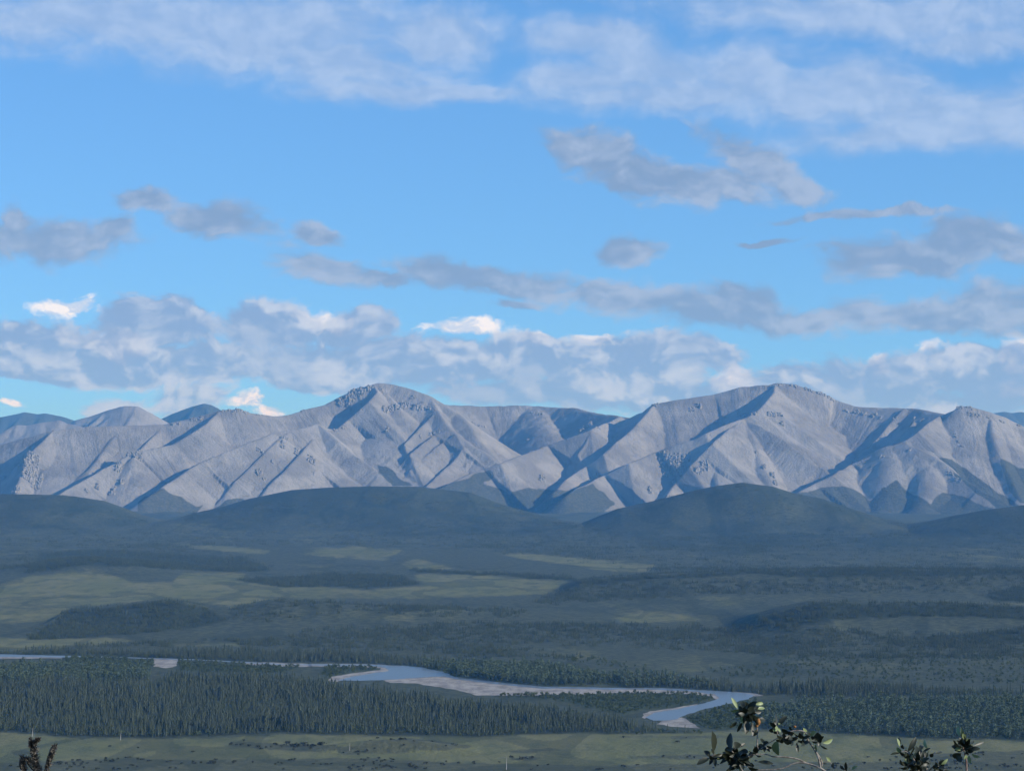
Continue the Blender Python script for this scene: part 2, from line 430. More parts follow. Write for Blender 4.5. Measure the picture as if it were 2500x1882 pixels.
VEG = raster([      # greenery creeping up the scree
    [(915, 1130), (945, 1138), (975, 1165), (1010, 1188), (960, 1186), (925, 1160)],
    [(1070, 1192), (1150, 1158), (1200, 1150), (1215, 1165), (1180, 1185), (1240, 1200), (1290, 1192), (1400, 1195), (1450, 1180), (1470, 1200), (1500, 1225), (1440, 1290), (1100, 1260)],
    [(2290, 1112), (2330, 1125), (2380, 1165), (2440, 1205), (2500, 1235), (2500, 1262), (2440, 1240), (2385, 1205), (2330, 1155)],
    [(1930, 1208), (1990, 1195), (2060, 1185), (2100, 1205), (2120, 1225), (2150, 1190), (2190, 1175), (2220, 1205), (2265, 1220), (2275, 1230), (2300, 1200), (2350, 1210), (2400, 1235), (2470, 1245), (2470, 1300), (2000, 1300)],
    [(2440, 1120), (2500, 1140), (2500, 1230), (2460, 1200)], [(340, 1225), (400, 1190), (440, 1210), (480, 1240), (520, 1225), (600, 1215), (620, 1230), (500, 1290), (330, 1280)],
    [(620, 1228), (640, 1215), (1030, 1190), (1030, 1230), (620, 1250)],
], 6)
BARE = raster([[(480, 1252), (505, 1225), (560, 1205), (540, 1232), (505, 1250)]], 1)
FOOT = raster([[(0, 1200), (175, 1205), (300, 1240), (390, 1275), (300, 1285), (0, 1300)], [(440, 1265), (540, 1230), (720, 1185), (1030, 1180), (1150, 1195), (1430, 1285), (1300, 1300), (1000, 1310), (700, 1290), (560, 1300)], [(1420, 1285), (1510, 1235), (1690, 1190), (1811, 1170), (1940, 1195), (2235, 1288), (2350, 1250), (2500, 1225), (2500, 1330), (2200, 1345), (1850, 1360), (1600, 1340)]], 6)
# streaks of heath and shrub across the near flats
HEATH = raster([
    [(0, 1862), (160, 1856), (330, 1850), (420, 1854), (900, 1850), (1150, 1862), (1450, 1868), (1700, 1862), (2200, 1858), (2500, 1840), (2510, 1900), (-10, 1900)],
    [(560, 1808), (640, 1812), (820, 1818), (900, 1830), (760, 1836), (640, 1828), (560, 1820)], [(820, 1830), (900, 1806), (1020, 1802), (1130, 1814), (1160, 1824), (1040, 1832), (930, 1840), (840, 1842)],
    [(20, 1832), (60, 1828), (90, 1840), (40, 1844)], [(1200, 1834), (1300, 1826), (1410, 1828), (1300, 1836)], [(1230, 1852), (1290, 1844), (1330, 1850), (1290, 1856)],
    [(1480, 1848), (1700, 1840), (1860, 1846), (1700, 1852)], [(2150, 1846), (2320, 1838), (2500, 1830), (2500, 1850), (2300, 1856)], [(1450, 1798), (1700, 1794), (1900, 1798), (1700, 1802)],
], 3)

# ------------------------------------------------------------------ ground
def axis(lo, hi, n, outer, k):
    a = np.linspace(lo, hi, n)
    o = hi + (outer - hi) * np.linspace(0, 1, k + 1)[1:] ** 1.8
    return np.concatenate([-o[::-1], a, o])
U = axis(-0.186, 0.186, 980, 1.1, 34)
rows = np.concatenate([1480 * (12600 / 1480) ** np.linspace(0, 1, 480), 12600 * (45000 / 12600) ** np.linspace(0, 1, 22)[1:]])
GU, GY = np.meshgrid(U, rows)
GX = GU * GY
GZ = ground_h(GX, GY)
def cover(X, Y, Z):
    px, py = to_px(X, Y, Z)
    s = np.maximum(3.0, 14000 / Y)
    wx = px + 4.5 * s * fbm(X / 90, Y / 260, 5, .62); wy = py + 2.0 * s * fbm(X / 90 + 40, Y / 260 + 9, 5, .62)
    inside = 1 - sstep(20, 400, np.maximum(-px, px - W))
    return px, py, wx, wy, inside
px, py, wx, wy, ins = cover(GX, GY, GZ)
meadow = np.clip(sample(MEADOW, wx, wy) + 0.45 * sample(HALF, wx, wy) * (0.7 + 0.9 * fbm(GX / 60, GY / 120, 4)), 0, 1)
meadow = np.where(GY > 3100, meadow * (.50 + .58 * np.clip(.5 + 1.3 * fbm(GX / 130 + 7, GY / 420, 5, .6), 0, 1)), meadow)
offm = sstep(-.1, .25, fbm(GX / 500, GY / 900, 4)) * 0.8
meadow = meadow * ins + (1 - ins) * offm
meadow = np.where(GY < 1850, np.maximum(meadow, 0.8), meadow)
green = np.clip(np.maximum(sample(POPLAR, wx, wy), sample(WILLOW, wx, wy)), 0, 1) * ins
heath = sample(HEATH, px + 10 * fbm(GX / 9, GY / 25, 4), py + 3.2 * fbm(GX / 9 + 4, GY / 25 + 7, 4)) * ins
dark = np.maximum(sample(SPRUCE, wx, wy), .95 * sample(FOOT, wx, wy) * np.clip(.62 + 1.5 * fbm(GX / 75, GY / 200, 5, .62), .1, 1) + .5 * (np.abs(fbm(GX / 170 + 5, GY / 520 + 2, 3)) < .05)) * ins

def ground_material():
    m, nt, b = mat('tundra_ground')
    t = NT(nt)
    geo = t.n('ShaderNodeNewGeometry')
    pos = geo.outputs['Position']
    A = lambda n: t.n('ShaderNodeAttribute', attribute_name=n).outputs['Fac']
    st = t.vm('MULTIPLY', pos, (1.0, 0.32, 1.0))
    n1 = t.noise(st, 0.012, 6.0, 0.62)
    n2 = t.noise(pos, 0.11, 5.0, 0.65)
    n3 = t.noise(st, 0.045, 6.0, 0.6)
    n4 = t.noise(pos, 0.45, 4.0, 0.7)
    floor = t.mix(t.ramp(n2, 0.35, 0.65), (0.046, 0.058, 0.036), (0.096, 0.110, 0.064))
    grass = t.mix(t.ramp(n1, 0.38, 0.62), (0.158, 0.168, 0.070), (0.200, 0.194, 0.086))
    grass = t.mix(t.ramp(n3, 0.42, 0.70), grass, (0.106, 0.122, 0.058))
    grass = t.mix(t.m('MULTIPLY', t.ramp(n4, 0.52, 0.75), 0.4), grass, (0.075, 0.088, 0.056))
    mm = t.ramp(t.m('MULTIPLY_ADD', t.m('SUBTRACT', n2, 0.5), 0.9, A('meadow')), 0.22, 0.85)
    col = t.mix(mm, floor, grass)
    col = t.mix(t.m('MULTIPLY', A('green'), 0.8), col, (0.065, 0.088, 0.040))
    hm = t.ramp(t.m('MULTIPLY_ADD', t.m('SUBTRACT', n4, 0.5), 0.9, A('heath')), 0.30, 0.75)
    col = t.mix(t.m('MULTIPLY', hm, 0.85), col, t.mix(t.ramp(n2, .4, .65), (0.076, 0.084, 0.048), (0.114, 0.120, 0.068)))
    col = t.mix(t.m('MULTIPLY', A('dark'), 0.75), col, (0.028, 0.042, 0.024))
    t.l(col, b.inputs['Base Color'])
    b.inputs['Roughness'].default_value = 0.95
    bp = t.n('ShaderNodeBump'); bp.inputs['Strength'].default_value = 0.5; bp.inputs['Distance'].default_value = 4.0
    t.l(t.m('ADD', n2, t.m('MULTIPLY', n4, 0.35)), bp.inputs['Height'])
    t.l(bp.outputs[0], b.inputs['Normal'])
    return m
M_GROUND = ground_material()
ground = tag(grid_mesh('ground', GX, GY, GZ, M_GROUND, dict(meadow=meadow, green=green, heath=heath, dark=dark)), kind='structure')
# near slope under the viewpoint
hx = np.concatenate([np.linspace(-5000, -120, 20), np.linspace(-100, 100, 70), np.linspace(120, 5000, 20)])
hy = np.concatenate([np.linspace(-1500, -60, 12), np.linspace(-40, 60, 60), np.linspace(70, 1500, 50)])
HX, HYY = np.meshgrid(hx, hy)
HZ = ground_h(HX, HYY) - 0.3 * sstep(1300, 1480, HYY)
hillside = tag(grid_mesh('hillside', HX, HYY, HZ, M_GROUND, dict(meadow=np.full(HX.shape, .45), green=np.zeros(HX.shape), heath=np.full(HX.shape, .6), dark=np.zeros(HX.shape))), kind='structure')

# ------------------------------------------------------------------ mountains
RIDGES = {}
def ridge3(name, pts, r=8, tan=0.70, gul=1.0, left=1.0):
    RIDGES[name] = dict(line=np.array([P(x, y, D) for x, y, D in pts]), px=np.array([(x, y) for x, y, D in pts], float), r=r, tan=tan, gul=gul, left=left)
def roof_at(X, Y):
    z = np.full(X.shape, -80.0)
    for q in RIDGES.values():
        d, zr, t, sd = seg_field(X, Y, q['line'])
        dd = np.sqrt(d * d + q['r'] ** 2) - q['r']
        z = np.maximum(z, zr - q['tan'] * np.where(sd < 0, q['left'], 1.0) * 1700 * (1 - np.exp(-dd / 1700)))
    return z
def ridge(name, pts, start, prom=60, r=8, tan=0.70, gul=1.0, left=1.0, grow=70.0):
    """spur that comes forward until its crest stands prom metres proud of the slopes behind it"""
    if isinstance(start, str):
        q = RIDGES[start]
        D = q['line'][np.argmin(((q['px'] - np.array(pts[0])) ** 2).sum(1)), 1]
    else: D = start
    out = [(*pts[0], D)]
    run = 0.0
    for a_, b_ in zip(pts[:-1], pts[1:]):
        run += math.hypot(b_[0] - a_[0], b_[1] - a_[1])
        c = D - 6 - np.arange(0, 520, 4.0)
        q = np.array([P(b_[0], b_[1], k) for k in c])
        over = q[:, 2] - roof_at(q[:, 0], q[:, 1])
        ok = np.nonzero(over >= prom * min(1.0, run / grow))[0]
        D = c[ok[0]] if len(ok) else c[min(60, len(c) - 1)]
        out.append((*b_, D))
    ridge3(name, out, r, tan, gul, left)
ridge3('K1', [(-420, 1105, 12300), (-300, 1120, 12300), (-120, 1100, 12300), (0, 1086, 12300), (60, 1070, 12300), (130, 1049, 12300), (230, 1040, 12350), (330, 1038, 12400), (400, 1036, 12450), (450, 1026, 12480), (500, 1014, 12500), (541, 1002, 12500), (582, 999, 12520), (614, 1008, 12560), (667, 1016, 12600), (708, 1012, 12650), (753, 998, 12700), (793, 988, 12750), (834, 967, 12800), (870, 952, 12820), (903, 941, 12830), (924, 934, 12850), (960, 938, 12850), (1009, 952, 12800), (1050, 968, 12750), (1086, 988, 12700), (1119, 1010, 12640), (1145, 1035, 12560), (1165, 1070, 12480), (1195, 1105, 12400), (1225, 1134, 12330), (1240, 1160, 12270)], 14)
ridge3('K2', [(1000, 980, 13500), (1090, 988, 13600), (1184, 992, 13700), (1249, 988, 13700), (1310, 990, 13700), (1367, 996, 13600), (1408, 997, 13500), (1457, 1010, 13300), (1500, 1014, 13150), (1538, 1020, 13000), (1575, 1006, 12850), (1600, 986, 12800), (1645, 978, 12800), (1742, 963, 12850), (1803, 947, 12850), (1850, 942, 12850), (1885, 938, 12850), (1895, 934, 12850), (1925, 936, 12850), (1966, 947, 12850), (2007, 959, 12850), (2037, 975, 12850), (2088, 992, 12800), (2149, 996, 12750), (2235, 998, 12650), (2308, 1011, 12450), (2332, 1002, 12400), (2344, 992, 12380), (2365, 993, 12380), (2414, 1006, 12380), (2454, 1020, 12400), (2500, 1042, 12400), (2600, 1060, 12400), (2750, 1040, 12400), (2950, 1090, 12400)], 18)
ridge('S1', [(130, 1049), (112, 1068), (95, 1085), (75, 1105), (62, 1125), (55, 1150), (45, 1185), (38, 1215)], 'K1', 55, 5, left=1.3)
ridge('S1x', [(-60, 1093), (-80, 1120), (-110, 1160), (-140, 1210)], 'K1', 50)
ridge('S2', [(541, 1002), (500, 1037), (470, 1055), (423, 1087), (385, 1092), (350, 1100), (325, 1104), (290, 1127), (252, 1145), (200, 1175), (163, 1197), (145, 1210)], 'K1', 85, 6, left=1.15)
ridge('S2c', [(400, 1036), (372, 1068), (344, 1097), (325, 1120)], 'K1', 16, 5)
ridge('S2d', [(300, 1039), (270, 1080), (240, 1120), (215, 1150)], 'K1', 8, 12)
ridge('S3', [(912, 938), (922, 958), (900, 980), (883, 996), (850, 1025), (822, 1050), (800, 1046), (775, 1036)], 'K1', 76, 4, left=1.35, grow=65)
ridge('S3L', [(775, 1036), (740, 1045), (710, 1048), (671, 1055), (640, 1068), (610, 1079), (560, 1100), (488, 1128), (450, 1155), (407, 1181), (375, 1205), (346, 1225)], 'S3', 95, 6)
ridge('S3R', [(775, 1036), (798, 1052), (830, 1078), (863, 1108), (900, 1135), (928, 1157), (964, 1178), (1025, 1195)], 'S3', 45, 8)
ridge('S3O', [(787, 1048), (745, 1095), (700, 1143), (655, 1190), (640, 1210)], 'S3', 16, 6, left=1.2)
ridge('S3N', [(710, 1048), (667, 1083), (620, 1130), (575, 1175), (555, 1200)], 'S3L', 13, 7, left=1.15)
ridge('S4e', [(1050, 968), (1066, 1000), (1085, 1030), (1098, 1046), (1120, 1065), (1139, 1083), (1178, 1101), (1215, 1130), (1225, 1150)], 'K1', 40, 8, left=1.1)
ridge('S4a', [(1066, 1000), (1040, 1030), (1010, 1060), (985, 1085), (970, 1112)], 'S4e', 20, 4, left=1.4)
ridge('S4b', [(1098, 1046), (1058, 1062), (1030, 1085), (1000, 1110), (970, 1140)], 'S4e', 26, 4, left=1.4)
ridge('S4c', [(1110, 1058), (1080, 1080), (1050, 1106), (1000, 1148), (985, 1165)], 'S4e', 7, 7, left=1.2)
ridge('S4d', [(1139, 1083), (1125, 1100), (1108, 1124), (1080, 1150), (1042, 1185), (1030, 1200)], 'S4e', 20, 4, left=1.4)
ridge('S4f', [(924, 936), (945, 965), (960, 985), (968, 1000)], 'K1', 12, 25)
ridge('S5', [(1310, 990), (1330, 1030), (1345, 1060), (1350, 1095)], 'K2', 45, 90)
ridge('S6a', [(1510, 1016), (1489, 1030), (1440, 1050), (1392, 1067), (1335, 1087), (1280, 1110), (1221, 1132), (1180, 1146), (1139, 1161), (1100, 1178), (1066, 1195), (1040, 1212)], 12960, 120, 8)
ridge('S6c', [(1445, 1048), (1430, 1080), (1410, 1110), (1395, 1135)], 'S6a', 10, 4, left=1.3)
ridge('S6b', [(1600, 986), (1588, 1000), (1570, 1020), (1534, 1055), (1500, 1085), (1473, 1108), (1430, 1138), (1400, 1155), (1375, 1178), (1350, 1205)], 'K2', 74, 5, left=1.3)
ridge('S7', [(1895, 935), (1890, 957), (1870, 985), (1852, 1002), (1832, 1014), (1816, 1022)], 'K2', 120, 4, left=1.2, grow=45)
ridge('S7a', [(1816, 1022), (1800, 1026), (1775, 1036), (1722, 1059), (1689, 1075), (1641, 1088), (1600, 1103), (1534, 1132), (1473, 1161), (1408, 1192), (1380, 1212)], 'S7', 105, 6)
ridge('S7b', [(1816, 1024), (1775, 1052), (1738, 1083), (1710, 1110), (1681, 1140), (1650, 1180), (1624, 1218)], 'S7', 42, 5, left=1.4)
ridge('S7c', [(1816, 1024), (1864, 1042), (1900, 1064), (1946, 1098), (2007, 1141), (2031, 1160)], 'S7', 50, 8)
ridge('S7d', [(1816, 1024), (1835, 1070), (1860, 1130), (1890, 1195)], 'S7', 10, 30)
ridge('S8', [(2308, 1011), (2285, 1022), (2267, 1032), (2240, 1055), (2210, 1075), (2178, 1087), (2130, 1110), (2080, 1133), (2031, 1160), (1986, 1181), (1938, 1208)], 'K2', 95, 6, left=1.2)
ridge('S8i', [(2250, 1001), (2228, 1035), (2195, 1066), (2170, 1090)], 'K2', 24, 4, left=1.5)
ridge('S8j', [(2205, 997), (2185, 1020), (2155, 1055), (2110, 1100), (2080, 1130)], 'K2', 26, 4, left=1.5)
ridge('S9', [(2200, 1080), (2250, 1098), (2291, 1120), (2332, 1157), (2393, 1197), (2466, 1234)], 'S8', 30, 14)
ridge('S9b', [(2178, 1088), (2180, 1120), (2172, 1160), (2165, 1200), (2150, 1245)], 'S8', 20, 70)
ridge('S9c', [(2250, 1098), (2265, 1140), (2262, 1190), (2250, 1235)], 'S9', 16, 60)
ridge('S10', [(2414, 1006), (2425, 1060), (2440, 1110), (2470, 1170), (2490, 1215)], 'K2', 25, 12)
ridge('S11', [(2600, 1060), (2580, 1120), (2560, 1180), (2550, 1240)], 'K2', 40, 12)

def mountain_h(X, Y, ridges, gscale=1.0, floor=-80.0, runs=None):
    z = np.full(X.shape, floor)
    wxn = fbm(X / 160 + 2, Y / 160, 3); wyn = fbm(X / 160 + 31, Y / 160 + 5, 3)
    XX, YY = X + 7 * wxn, Y + 7 * wyn
    i = 0
    for nm, q in ridges.items():
        i += 1
        d, zr, t, s = seg_field(XX, YY, q['line'])
        r = q['r']
        dd = np.sqrt(d * d + r * r) - r
        L = 1700.0
        drop = q['tan'] * np.where(s < 0, q['left'], 1.0) * L * (1 - np.exp(-dd / L))
        tt = t + 10 * wxn
        g = np.abs(fbm(tt / 110 + 13.7 * i + s * 5, d / 1500 + i, 2))
        g2 = fbm(tt / 24 + 3.7 * i + s * 5, d / 500 + i, 3)
        env = np.minimum(d * 0.05, 9) * q['gul'] * gscale
        h = zr - drop - env * (0.5 - g) + np.minimum(d * .03, 2.6) * g2
        if runs is not None:
            k = h > z
            runs[0][k] = (tt + 4000 * i + 1500 * s)[k]; runs[1][k] = d[k]
        z = np.maximum(z, h)
    rough = sstep(-.1, .5, fbm(X / 260 + 4, Y / 260 + 9, 3))          # broken rock here, smooth scree there
    z = z + (1.4 + 4.0 * rough) * fbm(X / 34, Y / 34, 4, .58) + 4 * fbm(X / 140 + 8, Y / 140 + 3, 3)
    return z
mu = np.concatenate([np.linspace(-0.24, -0.181, 50), np.linspace(-0.18, 0.18, 1000), np.linspace(0.181, 0.24, 50)])
my = np.concatenate([np.linspace(11250, 13050, 330), np.linspace(13060, 14400, 110)])
MU, MYY = np.meshgrid(mu, my)
MX = MU * MYY
RUN, DST = np.zeros(MX.shape), np.zeros(MX.shape)     # position along and below the crest each point hangs from
MZ = mountain_h(MX, MYY, RIDGES, runs=(RUN, DST))
edge = sstep(14000, 14400, MYY)
MZ = MZ * (1 - edge) - 80 * edge
mpx, mpy = to_px(MX, MYY, MZ)
mwx = mpx + 12 * fbm(MX / 60, MYY / 90, 4); mwy = mpy + 7 * fbm(MX / 60 + 9, MYY / 90 + 4, 4)
veg = np.clip(sample(VEG, mwx, mwy), 0, 1)
veg = np.maximum(veg, 1 - sstep(14, 46, MZ + 14 * fbm(MX / 90, MYY / 90, 3)))
veg *= 1 - sample(BARE, mpx, mpy)

def rock_material():
    m, nt, b = mat('pale_scree')
    t = NT(nt)
    pos = t.n('ShaderNodeNewGeometry').outputs['Position']
    nrm = t.n('ShaderNodeNewGeometry').outputs['Normal']
    va = t.n('ShaderNodeAttribute', attribute_name='veg').outputs['Fac']
    st = t.vm('MULTIPLY', pos, (1.0, 0.5, 0.25))
    n1 = t.noise(pos, 0.0042, 6.0, 0.6)
    n2 = t.noise(st, 0.045, 6.0, 0.65)
    n3 = t.noise(pos, 0.11, 5.0, 0.7)
    A = lambda n: t.n('ShaderNodeAttribute', attribute_name=n).outputs['Fac']
    cb = t.n('ShaderNodeCombineXYZ'); t.l(t.m('MULTIPLY', A('run'), 0.085), cb.inputs[0]); t.l(t.m('MULTIPLY', A('below'), 0.009), cb.inputs[1])
    ns = t.noise(cb.outputs[0], 1.0, 4.0, 0.62)
    ns = t.m('MULTIPLY_ADD', t.m('SUBTRACT', ns, 0.5), t.ramp(t.noise(pos, 0.006, 3.0, 0.6), 0.38, 0.66, 0.12, 1.0), 0.5)   # scree runs come and go
    col = t.mix(t.ramp(n1, 0.40, 0.60), (0.208, 0.202, 0.190), (0.304, 0.296, 0.278))
    col = t.mix(t.m('MULTIPLY', t.ramp(n2, 0.50, 0.75), 0.45), col, (0.120, 0.118, 0.108))
    col = t.mix(t.m('MULTIPLY', t.ramp(n3, 0.56, 0.74), 0.45), col, (0.34, 0.332, 0.31))
    col = t.mix(t.m('MULTIPLY', t.ramp(ns, 0.50, 0.70), 0.38), col, (0.118, 0.116, 0.106))
    col = t.mix(t.m('MULTIPLY', t.ramp(ns, 0.50, 0.32), 0.34), col, (0.34, 0.330, 0.305))
    gv = t.mix(t.ramp(n3, 0.4, 0.65), (0.030, 0.040, 0.024), (0.085, 0.092, 0.055))
    vm_ = t.ramp(t.m('ADD', va, t.m('MULTIPLY', t.m('SUBTRACT', n3, 0.5), 1.0)), 0.35, 0.75)
    col = t.mix(t.m('MULTIPLY', vm_, 0.9), col, gv)
    t.l(col, b.inputs['Base Color'])
    b.inputs['Roughness'].default_value = 0.95
    bp = t.n('ShaderNodeBump'); bp.inputs['Strength'].default_value = 0.9; bp.inputs['Distance'].default_value = 13.0
    t.l(t.m('ADD', t.m('ADD', t.m('MULTIPLY', n2, 0.30), t.m('MULTIPLY', n3, 0.42)), t.m('MULTIPLY', ns, 0.42)), bp.inputs['Height'])
    t.l(bp.outputs[0], b.inputs['Normal'])
    return m
M_ROCK = rock_material()
mountains = tag(grid_mesh('mountain_range', MX, MYY, MZ, M_ROCK, dict(veg=veg, run=RUN, below=DST)), 'pale grey scree mountain range behind the dark foothills', kind='structure')

FAR = [
    ([(-250, 1050), (-80, 1030), (0, 1017), (59, 1006), (90, 1011), (111, 1009), (158, 1017), (183, 1027), (240, 1050), (330, 1075)], 22000, 'dark'),
    ([(-250, 1080), (-60, 1072), (0, 1064), (16, 1054), (41, 1036), (66, 1038), (104, 1029), (131, 1027), (145, 1026), (163, 1035), (192, 1039), (240, 1055), (300, 1075)], 16500, 'lit'),
    ([(130, 1060), (185, 1025), (226, 1014), (267, 1000), (303, 991), (335, 992), (362, 1005), (393, 1023), (430, 1045), (480, 1070)], 17500, 'lit'),
    ([(340, 1055), (393, 1023), (420, 1010), (452, 999), (480, 989), (500, 985), (516, 988), (538, 999), (570, 1012), (640, 1045)], 20000, 'dark'),
    ([(2330, 1050), (2400, 1020), (2425, 1008), (2452, 1004), (2470, 1007), (2493, 1005), (2560, 1016), (2700, 1000), (2850, 1030), (3000, 1060)], 24000, 'dark'),
]
for k, (pts, D, kind) in enumerate(FAR):
    rd = {}
    main = np.array([P(x, y, D) for x, y in pts])
    rd['m'] = dict(line=main, r=30, tan=0.6, gul=1, left=1)
    rng = np.random.default_rng(50 + k)
    for j in range(1, len(pts) - 1, 1):
        a = main[j].copy()
        dirx = rng.uniform(-0.9, 0.5); L = rng.uniform(900, 1500)
        e = a + np.array([dirx * L, -L, -L * math.hypot(dirx, 1) * 0.44])
        rd['s%d' % j] = dict(line=np.array([a, (a + e) / 2 + np.array([rng.uniform(-80, 80), 0, rng.uniform(-15, 15)]), e]), r=10, tan=0.62, gul=1, left=1.2)
    fx0, fx1 = main[:, 0].min() - 400, main[:, 0].max() + 400
    fx, fy = np.meshgrid(np.linspace(fx0, fx1, 190), np.linspace(D - 2200, D + 1200, 110))
    fz = mountain_h(fx, fy, rd, 2.0, 0.0)
    tag(grid_mesh('distant_mountain', fx, fy, fz, M_ROCK, dict(veg=np.ones(fz.shape) if kind == 'dark' else 1 - sstep(120, 260, fz))), kind='structure')  # dark ranges take the full veg tone, standing for cloud shade and forest


# rock outcrops standing proud of the scree
def grid_z(X, Y):
    u = np.asarray(X) / np.asarray(Y)
    ci = np.clip(np.searchsorted(mu, u) - 1, 0, len(mu) - 2); ri = np.clip(np.searchsorted(my, Y) - 1, 0, len(my) - 2)
    fu = (u - mu[ci]) / (mu[ci + 1] - mu[ci]); fv = (Y - my[ri]) / (my[ri + 1] - my[ri])
    return (MZ[ri, ci] * (1 - fu) + MZ[ri, ci + 1] * fu) * (1 - fv) + (MZ[ri + 1, ci] * (1 - fu) + MZ[ri + 1, ci + 1] * fu) * fv
def hit_mountain(x, y):
    D = np.arange(11300, 14000, 5.0)
    q = np.array([P(x, y, k) for k in D])
    below = np.nonzero(q[:, 2] < grid_z(q[:, 0], q[:, 1]))[0]
    return q[below[0]] if len(below) else None
def crag_material():
    m, nt, b = mat('limestone')
    t = NT(nt)
    pos = t.n('ShaderNodeNewGeometry').outputs['Position']
    n = t.noise(t.vm('MULTIPLY', pos, (1, 1, .35)), 0.16, 6, .7)
    t.l(t.mix(t.ramp(n, .35, .68), (0.16, 0.156, 0.145), (0.37, 0.36, 0.335)), b.inputs['Base Color'])
    b.inputs['Roughness'].default_value = 0.95
    bp = t.n('ShaderNodeBump'); bp.inputs['Strength'].default_value = 0.8; bp.inputs['Distance'].default_value = 5.0
    t.l(n, bp.inputs['Height']); t.l(bp.outputs[0], b.inputs['Normal'])
    return m
M_CRAG = crag_material()
CRAGS = [(75, 1150, 30, 70), (60, 1120, 20, 40), (90, 1180, 25, 40), (40, 1195, 20, 20), (8, 1165, 12, 10),
    (325, 1108, 25, 25), (338, 1118, 18, 18), (290, 1140, 12, 28), (297, 1178, 8, 14), (238, 1190, 10, 14), (276, 1200, 14, 22), (212, 1198, 10, 8),
    (560, 1003, 40, 7), (590, 1003, 30, 8), (630, 1013, 8, 6), (740, 1003, 12, 6), (480, 1024, 30, 8), (430, 1035, 20, 6),
    (870, 962, 40, 26), (840, 985, 30, 20), (890, 952, 30, 14), (850, 975, 30, 20), (905, 947, 14, 8),
    (940, 1003, 12, 18), (955, 1000, 12, 16), (970, 997, 14, 15), (985, 993, 12, 13), (995, 990, 10, 11), (1020, 995, 26, 14), (1045, 998, 14, 10), (1060, 1001, 8, 6),
    (690, 1085, 10, 22), (695, 1070, 16, 8), (725, 1105, 10, 20), (635, 1100, 18, 12), (632, 1155, 14, 16), (645, 1170, 8, 10), (760, 1125, 18, 20), (765, 1155, 6, 10), (665, 1128, 6, 8),
    (820, 1053, 14, 8), (838, 1047, 10, 6), (930, 953, 8, 8), (1010, 970, 10, 8), (1065, 1057, 18, 8), (1027, 1067, 5, 12), (1050, 1062, 6, 8), (1160, 1037, 22, 10), (1180, 1042, 12, 7), (945, 1050, 8, 10),
    (1300, 1008, 8, 5), (1320, 1012, 14, 6), (1430, 1045, 30, 14), (1460, 1045, 14, 8), (1290, 1075, 6, 8), (1325, 1170, 12, 20), (1600, 990, 14, 8), (1690, 1000, 12, 12), (1707, 995, 8, 14),
    (1640, 1130, 44, 40), (1620, 1115, 26, 26), (1660, 1150, 28, 36), (1650, 1175, 18, 26), (1588, 1200, 8, 20), (1720, 1140, 18, 18), (1705, 1150, 18, 14), (1675, 1120, 20, 24),
    (1810, 1014, 18, 10), (1840, 1010, 20, 8), (1885, 1012, 20, 10), (1905, 1012, 12, 12), (1908, 1035, 8, 10), (1891, 936, 6, 8), (1905, 940, 20, 6), (1940, 943, 20, 8), (1975, 953, 20, 9), (2005, 962, 20, 9), (2028, 973, 16, 9),
    (1865, 1140, 8, 14), (1885, 1160, 10, 20), (1893, 1180, 8, 16), (1845, 1105, 4, 8), (2068, 1006, 10, 6), (2092, 1008, 14, 8), (2110, 1010, 10, 8), (2135, 1015, 14, 8), (2150, 1020, 8, 6), (2185, 1022, 10, 8), (2232, 1022, 8, 6), (2250, 1026, 12, 5),
    (2343, 997, 14, 8), (2368, 998, 16, 7), (2370, 1013, 14, 10), (2388, 1015, 12, 10), (2412, 1020, 10, 6), (2445, 1030, 12, 6), (2488, 1040, 10, 6),
    (2332, 1065, 5, 12), (2340, 1078, 5, 10), (2350, 1090, 8, 6), (2320, 1157, 12, 10), (2335, 1170, 8, 8), (2345, 1177, 6, 6), (2222, 1100, 10, 5), (2153, 1115, 8, 8), (2085, 1130, 18, 6)]
